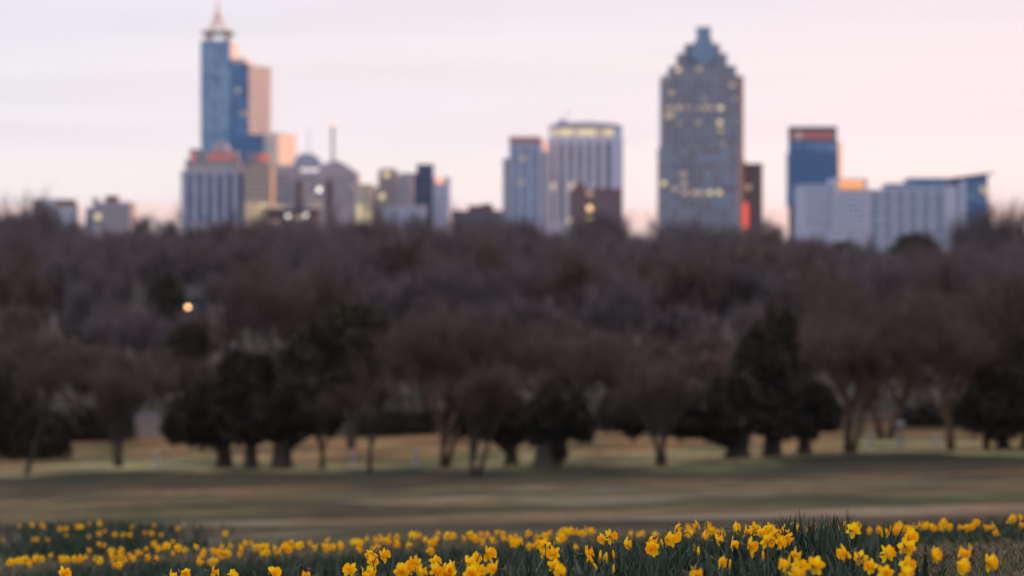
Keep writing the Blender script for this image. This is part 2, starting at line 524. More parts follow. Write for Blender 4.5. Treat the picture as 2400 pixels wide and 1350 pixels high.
# ---- spired glass tower
def spired_tower():
    b = Bld('skyscraper', 'tall blue glass tower with pyramid spire, sunlit balconies on its right side', 553, 1900)
    ya = -14
    b.plan('main_shaft', [(477, ya), (543, ya), (552, 2), (552, 24), (477, 24)], 100, None, M_GLASS)
    b.plan('middle_shaft', [(543.6, ya + 2), (586, ya + 2), (586, 22), (553, 22), (552.6, 2)], 150, None, M_GLASS_D)
    b.plan('residential_wing', [(586.5, ya + 3), (629, 12), (629, 22), (586.5, 22)], 154, 318, M_WIN2)
    b.plan('podium', [(545, ya - 3), (629, ya - 3), (629, 26), (545, 26)], 319, None, M_GLASS_D)
    b.plan('parapet', [(546, ya + 4), (578, ya + 4), (586, 4), (586, 20), (552.8, 20)], 138, 149.6, M_WHITE)
    b.plan('side_fin', [(545.5, ya + 4), (553.5, 4), (553.5, 22), (552.6, 22)], 100, 138, M_WHITE)
    for i in range(16):                     # balcony slabs of the lit wing
        y = 156 + i * 10.2
        b.plan('balcony_slab', [(587, ya + 1.2), (632, 11), (632, 20), (631, 21), (586.6, ya + 3)], y, y + 4.0, M_WHITE)
    for i in range(15):
        y = 161 + i * 10.2
        b.plan('window_band', [(588, ya + 2.3), (629.6, 11.2), (629.6, 20), (588, ya + 3.6)], y, y + 5, M_WIN2)
    b.windows(478.5, 542, 106, 330, 6, 26, ya, .86, .74, [M_GLASS, M_GLASS, M_GLASS_P, M_GLASS_D])
    b.windows(546, 585, 156, 316, 4, 19, ya + 2, .84, .72, [M_GLASS_D, M_GLASS_D, M_GLASS])
    b.piers([477.6, 500, 521], 0.9, 99, 335, ya, 0.5, M_STONEB)
    b.lit([(562, 215), (576, 268)], ya + 2, M_LITD, 2.6, 2)
    # crown: ring beam on columns, open pyramid spire
    zr, zt = b.lz(80), b.lz(3)
    xa, xb = b.lx(482), b.lx(541)
    ya2, yb2 = -10, 12
    b.box('roof_slab', 479, 544, -13, 20, 97.5, 100, M_STONEB)
    for px in (490, 533):
        for y in (ya2 + 2, yb2 - 2):
            b.box('column', px - 3.4, px + 3.4, y - 1, y + 1, 80, 97.5, M_STEEL)
    b.box('ring_beam', 476, 547, ya2 - 3, yb2 + 3, 76, 80, M_DARKST)
    cx, cy = b.lx(511), 1
    base = [(b.lx(491), -6, zr + 1), (b.lx(532), -6, zr + 1), (b.lx(532), 8, zr + 1), (b.lx(491), 8, zr + 1)]
    top = b.lz(22)
    for p in base:
        bars('spire_leg', [(p, (cx, cy, top))], 0.62, M_STEEL, b.root)
    for f in (.3, .6):
        q = [tuple(p[i] + ((cx, cy, top)[i] - p[i]) * f for i in range(3)) for p in base]
        bars('spire_brace', [(q[i], q[(i + 1) % 4]) for i in range(4)], 0.35, M_STEEL, b.root)
    V, Fc = [], []
    tube_geo(V, Fc, [(cx, cy, b.lz(60)), (cx, cy, b.lz(22)), (cx, cy, zt - 1), (cx, cy, b.lz(-6))], [.5, 1.0, .7, .15], 8)
    mesh_obj('mast', V, Fc, M_STEEL, b.root)
spired_tower()

# ---- stone building with red sign below it
def pier_building():
    b = Bld('office_building', 'grey stone building with blue glass bays and red lettering, below the spired tower', 500, 1700)
    y = -14
    b.box('body', 431, 566, y, 18, 402, None, M_STONE)
    b.box('upper_storeys', 440, 560, y + 2, 17, 378, 402, M_STONE)
    b.box('parapet', 437, 562, y + 1.4, 17.4, 376, 379, M_STONEB)
    b.box('corner_block', 449, 472, y + 4, 12, 350, 376, M_WARM)
    b.box('sign_band', 488, 556, y + 4, 14, 356, 376, M_WARM)
    sg = b.box('red_sign', 490, 553, y + 3.5, y + 4.2, 363, 379, M_REDD)
    for x in (494, 503, 513, 523, 534, 545):
        on_part(b.box('sign_letter', x - 3, x + 3, y + 3.2, y + 3.45, 365, 376, M_RED2), sg)
    b.box('red_sign', 451, 463, y + 3.5, y + 4.2, 365, 378, M_RED2)
    # pale barrel vault
    pts = [(518 - 19 * math.cos(a), 356 - 22 * math.sin(a) ** .8) for a in np.linspace(0, math.pi, 13)]
    b.prof('barrel_vault', pts, y + 6, 14, M_STONE)
    xs = np.linspace(440, 556, 6)
    b.piers(xs, 2.3, 410, None, y, 1.0, M_STONEL)
    b.windows(440, 556, 410, 520, 5, 8, y, .6, .92, [M_NAVY, M_GLASS_N, M_GLASS_N, M_WIN])
    b.box('glass_stair', 560, 575, y + 3, 14, 408, None, M_GLASS_D)
    b.box('cornice', 429, 568, y - .9, 18.4, 404, 408, M_STONEL)
pier_building()

def peach_building():
    b = Bld('office_building', 'plain low tower glowing peach in the sunrise, right of the spired tower', 657, 1862, rz=-40)
    b.box('body', 645, 669, -10.5, 10.5, 316, None, M_WHITE)
    b.box('roof_plant', 650, 664, -5, 5, 311, 316, M_STONEL)
    b.windows(646, 668, 330, 500, 2, 12, -10.5, .5, .5)
    b.side_windows(669, -9, 9, 404, 500, 6, 8, 1)
    b.box('parapet', 644.4, 669.6, -10.8, 10.8, 314.5, 317, M_WHITE)
peach_building()

def podium_block():
    b = Bld('office_building', 'beige mid-rise block with yellow lit lower floors and a red sign, below the spired tower', 605, 1690)
    b.box('body', 577, 640, -12, 14, 392, None, M_BEIGE)
    b.box('set_back', 583, 632, -9, 12, 360, 392, M_WARM)
    b.box('parapet', 576, 641, -12.4, 14.4, 390, 393, M_WARM)
    b.windows(579, 638, 398, 470, 6, 6, -12, .55, .5)
    b.windows(579, 634, 476, 512, 5, 3, -12, .8, .7, [M_LITD, M_LITD, M_LIT], name='lit_window')
    b.box('red_sign', 612, 630, -9.5, -9.1, 362, 378, M_RED2)
    b.windows(585, 610, 364, 388, 3, 2, -9, .6, .5)
podium_block()

def lavender_complex():
    b = Bld('office_building', 'wide lavender grey complex with stepped and rounded roofline under the two masts', 742, 1750)
    b.box('body', 642, 840, -14, 18, 404, None, M_STONE)
    b.box('left_tower', 646, 700, -11, 15, 388, 404, M_STONE)
    pts = [(690 + 31 - 31 * math.cos(a), 392 - 32 * math.sin(a) ** .7) for a in np.linspace(0, math.pi, 13)]
    b.prof('rounded_roof', pts, -9, 14, M_STONEB)
    b.prof('hipped_roof', [(746, 404.2), (762, 384), (802, 381), (838, 404.2)], -10, 14, M_STONE)
    b.box('roof_plant', 772, 795, -5, 8, 377, 384, M_STONEB)
    b.windows(648, 836, 410, 486, 19, 7, -14, .55, .5, [M_WIN2, M_WIN2, M_STONEB], lit=0.02)
    b.windows(650, 690, 480, 500, 4, 2, -14, .7, .6, [M_LITD, M_LIT], name='lit_window')
    b.windows(728, 760, 470, 492, 3, 2, -14, .7, .6, [M_LITD], name='lit_window')
    b.box('dark_strip', 698, 712, -14.3, -12, 424, None, M_BROWN)  # dark brown strips laid over the front wall
    b.box('dark_strip', 768, 784, -14.3, -12, 424, None, M_BROWN)
    b.lit([(752, 446)], -14, M_LITW, 2.4, 2.4)
lavender_complex()

def low_dark():
    b = Bld('low_building', 'low dark roofed building with three white lamps, in front of the lavender complex', 690, 1500)
    b.box('body', 628, 745, -10, 12, 496, None, M_BROWN)
    b.box('roof', 625, 748, -11, 13, 490, 496, M_NAVY)
    b.lit([(678, 507), (720, 505)], -10, M_LITW, 1.7, 1.7, 'wall_lamp')
    b.lit([(704, 510)], -10, M_LITD, 3.5, 2.2, 'wall_lamp')
    b.windows(635, 740, 515, 535, 9, 2, -10, .6, .5, lit=.2)
low_dark()

def cream_block():
    b = Bld('office_building', 'narrow cream block lit warm at its foot, left of the stepped grey-brown building', 855, 1640)
    b.box('body', 836, 874, -9, 12, 436, None, M_CREAM)
    b.box('parapet', 835, 875, -9.4, 12.4, 433, 437, M_BEIGE)
    b.windows(838, 872, 444, 478, 4, 4, -9, .5, .5, [M_WIN2])
    b.windows(838, 850, 480, 530, 1, 5, -9, .9, .8, [M_LIT, M_LITD], name='lit_window')
    b.windows(858, 872, 480, 530, 1, 5, -9, .9, .8, [M_LIT, M_LITD], name='lit_window')
cream_block()

def mast(name, label, px, top, d, w, lamp):
    b = Bld(name, label, px, d, cat='mast')
    z1 = b.lz(top)
    zb = b.lz(400)
    legs = [(w * math.cos(a), w * math.sin(a)) for a in (0.4, 2.5, 4.6)]
    for (x, y) in legs:
        bars('leg', [((x, y, 0), (x * .35, y * .35, z1))], 0.28 if lamp else 0.07, M_DARKST, b.root)
    n = 14
    seg = []
    for i in range(n):
        z0, z2 = z1 * i / n, z1 * (i + 1) / n
        f0, f2 = 1 - .65 * i / n, 1 - .65 * (i + 1) / n
        for j in range(3):
            a, c = legs[j], legs[(j + 1) % 3]
            seg.append(((a[0] * f0, a[1] * f0, z0), (c[0] * f2, c[1] * f2, z2)))
    bars('lattice_brace', seg, 0.14 if lamp else 0.04, M_DARKST, b.root)
    if lamp:
        V, Fc = [], []
        tube_geo(V, Fc, [(0, 0, z1 - 8), (0, 0, z1 - 1), (0, 0, z1 + .5)], [1.0, 1.1, .5], 8)
        mesh_obj('antenna_drum', V, Fc, M_STONE, b.root)
        V, Fc = [], []
        tube_geo(V, Fc, [(0, 0, z1 + .5), (0, 0, z1 + 2.5)], [1.2, 1.0], 8)
        mesh_obj('beacon', V, Fc, mat('beacon_peach', (.7, .45, .35), emit=(1, .55, .4), estr=1.0), b.root)
mast('radio_mast', 'slim lattice radio mast topped by a peach beacon above the lavender complex', 780, 296, 1900, 1.9, True)
mast('thin_mast', 'very thin faint mast left of the beacon mast', 725, 305, 1950, 0.9, False)

def grey_brown():
    b = Bld('apartment_building', 'grey-brown stepped apartment building with three round lights, left of the navy block', 920, 1620)
    y = -10
    b.box('main_block', 888, 932, y, 12, 402, None, M_WARM)
    b.box('crown', 893, 928, y + 2, 10, 396, 402, M_WARM)
    b.box('left_step', 876, 888, y + 2, 11, 440, None, M_WARM)
    b.box('right_step', 932, 968, y + 1.5, 12, 411, None, M_STONE)
    b.windows(890, 930, 420, 500, 5, 9, y, .5, .5, [M_WIN2, M_WIN])
    b.windows(934, 966, 418, 480, 4, 7, y + 1.5, .5, .5, [M_WIN2])
    b.windows(878, 887, 448, 500, 1, 6, y + 2, .5, .5, [M_WIN2])
    b.lit([(908, 410), (897, 461)], y, M_LIT, 2.8, 2.8)
    b.lit([(955, 490)], y + 1.5, M_LIT, 2.8, 2.8)
grey_brown()

def navy_block():
    b = Bld('office_building', 'dark navy block with a raised penthouse and pale blue right face', 1000, 1660)
    b.plan('dark_front', [(946, -12), (1016, -12), (1016, 12), (946, 12)], 410, None, M_NAVY)
    b.box('penthouse', 978, 1016, -9, 9, 388, 410, M_NAVY)
    b.box('penthouse_roof', 976, 1018, -9.6, 9.6, 386, 388, M_GLASS_N)
    b.box('roof_overhang', 940, 985, -13, 5, 407.4, 416, M_NAVY)
    b.box('right_wing', 1016.5, 1055, -14, 10, 416, None, M_STONEL)
    b.windows(950, 1014, 424, 520, 6, 10, -12, .7, .5, [M_GLASS_N, M_GLASS_N, M_WIN])
    b.windows(1019, 1048, 424, 520, 3, 10, -14, .55, .5, [M_GLASS_P, M_STONEB])
    b.lit([(1032, 424)], -14, mat('painted_glint_peach', (.7, .4, .3), emit=(1, .42, .26), estr=.9), 4, 3.4)  # sun glint painted as a glowing pane, no lamp behind it
navy_block()
def pale_front():
    b = Bld('low_building', 'pale lavender low block standing in front of the navy block', 950, 1560)
    b.box('body', 905, 998, -8, 10, 484, None, M_STONEL)
    b.box('parapet', 904, 999, -8.4, 10.4, 481, 485, M_STONE)
    b.windows(908, 996, 490, 530, 9, 4, -8, .5, .5, [M_WIN2])
pale_front()
def brown_low():
    b = Bld('low_building', 'low dark brown flat-roofed building in the gap left of the blue-grey tower', 1110, 1520)
    b.box('body', 1058, 1178, -8, 10, 494, None, M_BROWN)
    b.box('raised_section', 1098, 1156, -7, 9, 482, 494, M_BROWN)
    b.box('roof_hut', 1128, 1152, -3, 4, 478, 482, M_BROWN)
    b.windows(1062, 1174, 500, 530, 11, 3, -8, .5, .5)
    b.lit([(1057.5, 519)], -8, M_LITD, 2.6, 2.6, 'wall_lamp')
brown_low()

def blue_grey_tower():
    b = Bld('office_tower', 'blue-grey stepped tower with a reddish roof band, left of the ribbed pale block', 1230, 1780)
    y = -13
    b.box('main_block', 1194, 1266, y, 16, 325, None, M_STONEB)
    b.box('roof_band', 1193, 1267, y - .5, 16.5, 322, 334, M_REDD)
    b.box('left_wing', 1179, 1194, y + 3, 15, 372, None, M_STONEB)
    b.plan('right_wing', [(1266.5, y + 3), (1283, y + 3), (1283, 14), (1266.5, 14)], 356, None, M_STONEB)
    b.plan('sunlit_wing_top', [(1266.5, y + 5), (1272, y + 5), (1282, 4), (1282, 13), (1266.5, 13)], 328, 356, M_WHITE)  # sunlit upper part of the wing, put in as a white angled block
    b.windows(1200, 1260, 350, 520, 6, 18, y, .66, .6, [M_GLASS, M_GLASS_T, M_GLASS_D])
    b.windows(1180, 1193, 380, 520, 2, 14, y + 3, .5, .6, [M_GLASS, M_WIN2])
    b.piers(np.linspace(1196, 1264, 4), 1.4, 338, None, y, .7, M_STONEL)
    b.lit([(1222, 373), (1220, 430)], y, M_LITD, 3, 3)
blue_grey_tower()

def ribbed_block():
    b = Bld('office_tower', 'wide pale grey office block with dark vertical window strips and a yellow lit top floor', 1371, 1800)
    y = -15
    b.box('body', 1286, 1457, y, 18, 326, None, M_STONEL)
    b.box('top_floor', 1287, 1456, y + .6, 17.4, 299, 326, M_STONEL)
    pts = [(1286, 299)] + [(1371 + 85 * math.sin(a), 299 - 10 * math.cos(a) ** 1.0) for a in np.linspace(-1.45, 1.45, 13)] + [(1457, 299)]
    b.prof('curved_roof', pts[::-1], y, 18, M_STONEB)
    b.box('roof_hut', 1308, 1326, -5, 5, 281, 292, M_STONEB)
    bars('antenna', [((b.lx(1331), 0, b.lz(292)), (b.lx(1331), 0, b.lz(254)))], 0.35, M_STEEL, b.root)
    bars('antenna', [((b.lx(1383), 4, b.lz(292)), (b.lx(1383), 4, b.lz(272)))], 0.25, M_STEEL, b.root)
    b.windows(1290, 1436, 302, 323, 14, 1, y + .6, .8, .8, [M_LIT, M_LIT, M_LITD], name='lit_window')
    xs = np.linspace(1294, 1422, 7)
    for i, x in enumerate(xs):
        for j in range(15):
            z = 338 + j * 12.4
            m = M_LITD if (x, j) in ((xs[0], 8), (xs[2], 8), (xs[2], 14)) or random.random() < .02 else random.choice([M_GLASS_N, M_GLASS_N, M_NAVY, M_WIN])
            b.box('window', x - 5.6, x + 5.6, y - .12, y + .3, z, z + 11.4, m)
    b.piers(list((xs[1:] + xs[:-1]) / 2) + [1287], 2.6, 330, None, y, .9, M_RIB)
    b.box('corner_pier', 1430, 1458, y - .7, 6, 327, None, M_STONEL)
    b.lit([(1296, 435), (1304, 435), (1338, 434)], y - .2, M_LIT, 2.2, 2.2)
    b.lit([(1334, 518), (1326, 520)], y - .2, M_LIT, 3.2, 3.0)
ribbed_block()

def brick_block():
    b = Bld('brick_building', 'dark red brick building with a gable, in front of the ribbed pale block', 1400, 1600)
    y = -10
    b.box('body', 1340, 1456, y, 12, 448, None, M_BRICK)
    b.prof('gable', [(1340, 448), (1358, 422), (1366, 430), (1376, 448)], y + .4, 11, M_BRICK)
    b.box('parapet', 1376.2, 1457, y - .4, 12.4, 444, 449, M_BRICK)
    b.prof('roof_light', [(1374, 444), (1384, 428), (1394, 444)], -4, 6, M_STONEL)
    b.windows(1344, 1372, 456, 520, 3, 6, y, .5, .55)
    b.windows(1388, 1452, 456, 520, 6, 6, y, .5, .55)
    b.lit([(1381, 453)], y, M_LITD, 3, 3)
    b.lit([(1381, 489), (1381, 514)], y, M_LITO, 2.6, 2.6)
brick_block()

def stepped_tower():
    b = Bld('skyscraper', 'tall slate tower with a stepped teal glass crown and scattered lit windows', 1643, 1820)
    y = -20
    b.plan('shaft', [(1550, y), (1727, y), (1738, y + 7), (1738, 22), (1550, 22)], 181, None, M_GRANITE)
    b.plan('base_flare', [(1545, y - 1), (1726, y - 1), (1734, y + 5), (1734, 23), (1545, 23)], 345, None, M_GRANITE)
    b.plan('corner_strip', [(1727.4, y + .1), (1738.6, y + 6.8), (1738.6, y + 9), (1727.4, y + .8)], 182, None, M_BROWN)
    steps = [(1568, 1720, 160, 181), (1587, 1700, 131, 160), (1605, 1684, 108, 131)]
    for i, (a, c, t, bt) in enumerate(steps):
        b.box('crown_step', a, c, y + 2.5 * (i + 1), 20 - 3 * (i + 1), t, bt, M_GRANITE)
        n = int((c - a) / 13)
        b.windows(a + 2, c - 2, t + 3, bt - 1, n, 2, y + 2.5 * (i + 1), .55, .6, [M_WIN, M_WIN2, M_GLASS_T])
        b.box('step_coping', a - .8, c + .8, y + 2.5 * (i + 1) - .4, 20.4 - 3 * (i + 1), t - 1.6, t, M_STONEB)
    # teal glass lantern, flared towards its foot
    k = [(1629, 71), (1661, 71), (1660, 88), (1668, 112), (1676, 131), (1662, 150), (1646, 162), (1630, 150), (1612, 131), (1622, 112), (1630, 88)]
    b.prof('glass_lantern', k, y + 1.2, -2, M_GLASS_T)
    b.box('lantern_cap', 1628, 1662, y + .6, -1.4, 69, 71, M_STONEB)
    cols = 12
    b.windows(1552, 1725, 184, 345, cols, 14, y, .52, .5, [M_WIN, M_WIN2, M_WIN2, M_GLASS], lit=0.05)
    b.windows(1548, 1724, 348, 560, 9, 12, y - 1, .58, .5, [M_WIN, M_WIN2, M_GLASS, M_GLASS], lit=0.04)
    b.piers(np.linspace(1552, 1725, 7), 1.5, 184, 345, y, .6, M_GRANITE)
    def Zm(a):
        return [(1480 + x * .4147, 40 + yy * .4147) for x, yy in a]
    b.lit(Zm([(255, 308)]), y + 2, M_LIT, 3.0, 2.4)
    b.lit(Zm([(372, 303)]), y + 2, M_LITD, 3.0, 2.4)
    b.lit(Zm([(250, 522), (490, 522), (487, 605)]), y - .1, M_LIT, 3.0, 2.4)
    b.lit(Zm([(205, 522), (400, 522), (440, 522), (215, 568), (190, 572), (215, 440), (370, 605), (490, 650), (555, 395), (545, 820), (310, 520)]), y - .1, M_LITD, 3.0, 2.4)
    b.lit(Zm([(430, 997), (482, 997), (172, 945)]), y - 1.1, M_LIT, 3.0, 2.4)
    b.lit(Zm([(285, 945), (375, 997), (290, 997), (340, 997)]), y - 1.1, M_LITD, 3.0, 2.4)
stepped_tower()

def brown_slim():
    b = Bld('office_building', 'slim dark brown building with a red lit strip, touching the stepped tower', 1764, 1860)
    b.box('body', 1746, 1784, -10, 12, 388, None, M_BROWN)
    b.box('coping', 1745, 1785, -10.5, 12.5, 384, 388, M_NAVY)
    b.prof('sloping_shoulder', [(1736, 400), (1738, 366), (1747, 386), (1747, 400)], -6, 6, M_WARM)
    b.box('link_wall', 1734.5, 1746, -8, 8, 400, None, M_WARM)
    b.windows(1750, 1782, 396, 540, 4, 14, -10, .5, .5, [M_WIN, M_BROWN])
    b.box('red_lit_strip', 1734.8, 1750, -11, -10.2, 476, 534, M_RED)
    b.lit([(1751, 440)], -10, M_LITD, 3, 3)
brown_slim()

def blue_tower():
    b = Bld('office_tower', 'dark blue glass tower with a red band below its flat roof', 1904, 1900, rz=-3)
    y = -14
    b.box('shaft', 1848, 1960, y, 14, 333, 484, M_GLASS_D)
    b.box('lower_shaft', 1844, 1962, y - .5, 14.5, 360, 484, M_GLASS_D)
    b.box('sign_storey', 1849, 1958, y + .5, 13.5, 306, 333, M_NAVY)
    b.box('roof', 1848, 1959, y, 14, 299, 306, M_NAVY)
    sg = b.box('red_sign', 1853, 1953, y + .1, y + .6, 309, 330, M_REDD)
    V = [(b.lx(1869) + 2.6 * math.cos(a), 0, b.lz(319.5) + 2.6 * math.sin(a)) for a in np.linspace(0, 2 * math.pi, 17)[:-1]]
    n = len(V)
    VV = [(v[0], y - .2, v[2]) for v in V] + [(v[0], y + .2, v[2]) for v in V]
    mesh_obj('round_emblem', VV, [tuple(range(n - 1, -1, -1)), tuple(range(n, 2 * n))] + [(i, (i + 1) % n, n + (i + 1) % n, n + i) for i in range(n)], M_STEEL, b.root)
    for i in range(7):
        x = 1887 + i * 9
        on_part(b.box('sign_letter', x - 3, x + 3, y - .2, y + .05, 314, 326, M_RED3), sg)
    b.windows(1850, 1958, 337, 358, 9, 2, y, .86, .8, [M_GLASS, M_GLASS_D])
    b.windows(1846, 1960, 362, 482, 9, 13, y - .5, .86, .8, [M_GLASS_D])
    b.box('foot_block', 1850, 1956, y + 2, 12, 484, None, M_BROWN)
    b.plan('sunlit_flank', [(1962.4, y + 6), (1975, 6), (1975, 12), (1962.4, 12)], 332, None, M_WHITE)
blue_tower()

def long_pale():
    b = Bld('hospital_building', 'long pale lavender building with an orange lit sign on its raised middle', 2050, 1500)
    y = -12
    b.box('left_block', 1868, 1944, y, 14, 436, None, M_STONEL)
    b.box('middle_tower', 1944.5, 2026, y - 1.2, 12, 420, None, M_STONEL)
    b.box('main_block', 2026.5, 2232, y, 14, 448, None, M_STONEB)
    sg = b.box('sign_panel', 1952, 2022, y - 1.5, y - 1.1, 423, 446, M_CREAM)
    for x in (1966, 1977, 1988, 1999, 2010):
        on_part(b.box('sign_letter', x - 4, x + 4, y - 1.9, y - 1.55, 426, 443, M_SIGN), sg)
    b.box('parapet', 2026.8, 2233, y - .4, 14.4, 445.5, 449, M_STONEL)
    b.box('parapet', 1867, 1944, y - .4, 14.4, 433.5, 437, M_STONEL)
    b.box('end_bay', 2208, 2234, y - .8, 14.8, 436, None, M_STONEL)
    b.box('upper_block', 2080, 2207.5, y + 1, 13, 437, 445.5, M_STONEB)
    b.windows(1884, 1942, 446, 540, 6, 8, y, .6, .5, [M_STONEB, M_GLASS_P])
    b.windows(1950, 2022, 456, 560, 6, 8, y - 1.2, .5, .5, [M_GLASS_P, M_STONEB])
    b.windows(2030, 2205, 456, 560, 18, 8, y, .55, .5, [M_STONEB, M_GLASS_P, M_GLASS_P])
    b.piers(np.linspace(2029, 2206, 7), 1.5, 449, None, y, .5, M_STONEL)
long_pale()
def blue_backs():
    b = Bld('office_building', 'flat blue glass building rising behind the long pale building', 2150, 1620)
    b.box('left_block', 2072, 2128, -10, 10, 431, None, M_GLASS_D)
    b.box('main_block', 2126, 2232, -9, 12, 420, None, M_GLASS)
    b.box('roof', 2125, 2233, -9.5, 12.5, 418, 420.5, M_NAVY)
    b.windows(2128, 2230, 423, 445, 10, 2, -9, .85, .7, [M_GLASS, M_GLASS_D])
blue_backs()
def slanted():
    b = Bld('office_building', 'blue glass building with a slanting overhanging roof at the right end of the skyline', 2270, 1560)
    y = -14
    b.box('body', 2246, 2305, y, 16, 424, None, M_GLASS_D)
    b.box('dark_slot', 2231, 2246, y + 2, 14, 425, None, M_NAVY)
    b.box('pale_strip', 2239, 2253, y - .6, 4, 424.5, None, M_STONEL)
    b.prof('wedge_storey', [(2228, 424), (2228, 420), (2305, 411), (2305, 424)], y, 16, M_GLASS_D)
    b.prof('slanting_roof', [(2224, 420), (2224, 417.5), (2322, 404), (2320, 409)], y - 1.5, 18, M_WARM)
    b.windows(2255, 2304, 428, 560, 5, 12, y, .88, .8, [M_GLASS_D, M_GLASS_D, M_GLASS])
    b.lit([(2294, 446), (2300, 450)], y, M_LITD, 3.2, 3)
slanted()
def far_left_blocks():
    b = Bld('apartment_building', 'low grey-brown block with a pale blue top storey, leftmost on the skyline', 130, 1450)
    b.box('body', 82, 176, -9, 11, 480, None, M_WARM)
    b.box('top_storey', 84, 172, -8, 10, 468, 480, M_BROWN)
    b.box('pale_panel', 108, 140, -8.6, -7.8, 466, 488, M_STONEL)
    b.box('right_step', 150, 190, -11, -9.4, 490, None, M_STONEL)
    b.windows(86, 148, 486, 530, 7, 4, -9, .5, .5)
    b.windows(152, 188, 495, 530, 4, 4, -11, .5, .5, [M_WIN2])
    b = Bld('apartment_building', 'grey block with a small rooftop penthouse and one lit window, second from left', 258, 1450)
    b.box('body', 224, 312, -9, 11, 474, None, M_STONE)
    b.box('left_step', 206, 223.5, -7, 10, 486, None, M_STONEB)
    b.box('penthouse', 250, 276, -5, 6, 459, 474, M_BROWN)
    b.box('corner_turret', 222, 232, -8.4, 0, 464, 474, M_WARM)
    b.windows(228, 308, 480, 535, 9, 5, -9, .5, .5)
    b.lit([(236, 508)], -9, M_LIT, 2.6, 2.6)
far_left_blocks()
# ================================================================== trees
BARK = mat('bark_dark', (0.0333, 0.0281, 0.0237), 0.95, 0.35, 3.0)
BARK_B = mat('bark_brown', (0.0740, 0.0481, 0.0333), 0.95, 0.3, 3.0)
TWIG_G = mat('twigs_purple_grey', (0.0683, 0.0571, 0.0697), 0.95, 0.25, 0.4, coord='Position')
TWIG_D = mat('twigs_dark_grey', (.0625, .0545, .0620), 0.95, 0.25, 0.4, coord='Position')
TWIG_R = mat('twigs_red_brown', (0.0630, 0.0384, 0.0362), 0.95, 0.25, 0.4, coord='Position')
TWIG_B = mat('twigs_brown', (0.0551, 0.0369, 0.0308), 0.95, 0.25, 0.4, coord='Position')
LEAF_E = mat('evergreen_leaf_dark', (0.0231, 0.0218, 0.0157), 0.75, 0.4, 0.5, spec=0.15)
LEAF_E2 = mat('evergreen_leaf_olive', (0.0312, 0.0286, 0.0173), 0.75, 0.4, 0.5, spec=0.15)

def leaf_cloud(lobes, n, size, r):
    """n small leaf-clump quads spread through ellipsoid lobes (cx,cy,cz,rx,ry,rz); denser near the skin, ragged"""
    vol = np.array([l[3] * l[4] * l[5] for l in lobes]) ** 0.75
    idx = r.choice(len(lobes), n, p=vol / vol.sum())
    L = np.array(lobes)[idx]
    d = r.normal(size=(n, 3))
    d /= np.linalg.norm(d, axis=1)[:, None]
    rad = r.random(n) ** 0.45
    bump = 1 + 0.16 * np.sin(5 * d[:, 0] + 3 * d[:, 2] + idx) + 0.12 * np.sin(9 * d[:, 1] - 7 * d[:, 2] + 2 * idx)
    P = L[:, :3] + d * L[:, 3:] * (rad * bump)[:, None]
    a = r.normal(size=(n, 3))
    a /= np.linalg.norm(a, axis=1)[:, None]
    b = np.cross(a, r.normal(size=(n, 3)))
    b /= np.linalg.norm(b, axis=1)[:, None]
    s = size * (0.5 + r.random(n))[:, None]
    V = np.stack([P - a * s, P + b * s * .45, P + a * s, P - b * s * .45], 1).reshape(-1, 3)
    Fc = np.arange(4 * n).reshape(n, 4)
    return V, Fc

def evergreen(label, px, py, lobes, trunk_w, name='evergreen_tree', d=None, n=5000, size=0.32, fork=3, group=None, leaf=None, trunk_top=None):
    """lobes: (px, row, half width px, half height px)"""
    lobes = [(a, b + (8 if d is None else 0), rx * 1.04, rz * 1.06) for a, b, rx, rz in lobes]
    d = ground_d(px, py) if d is None else d
    x = PX(px, d)
    z0 = Hf(x, d) - 0.05
    root = empty(name, (x, d, z0), label, 'tree', group)
    k = d / F
    r = np.random.default_rng(int(px * 7 + py))
    LB = []
    for (a, b, rx, rz) in lobes:
        LB.append((PX(a, d) - x, r.uniform(-.3, .3) * rx * k, PZ(b, d) - z0, rx * k, rx * k * .85, rz * k))
    V, Fc = leaf_cloud(LB, int(n * 2.5), size * .8, r)
    me = np_mesh('crown', V, Fc, leaf or LEAF_E, 4)
    o = bpy.data.objects.new('crown', me)
    link(o, root)
    V, Fc = [], []
    w = trunk_w * k
    zc = LB[0][2] if trunk_top is None else PZ(trunk_top, d) - z0
    tube_geo(V, Fc, [(0, 0, -.1), (0, 0, .25), (0, 0, zc * .35), (LB[0][0] * .4, 0, zc * .8), (LB[0][0] * .8, LB[0][1] * .6, zc * 1.15)], [w * .75, w * .52, w * .42, w * .3, w * .12], 9)
    for i, l in enumerate(LB):
        for q in range(fork):
            an = r.uniform(0, 6.28)
            e = (l[0] + math.cos(an) * l[3] * .7, l[1] + math.sin(an) * l[4] * .7, l[2] + r.uniform(-.35, .5) * l[5])
            s0 = r.uniform(.2, .5)
            st = (0, 0, zc * s0)
            mid = tuple(st[j] + (e[j] - st[j]) * .5 + (0, 0, zc * .06)[j] for j in range(3))
            tube_geo(V, Fc, [st, mid, e], [w * .20, w * .11, w * .03], 5)
    mesh_obj('trunk', V, Fc, BARK, root, smooth=True)
    return root

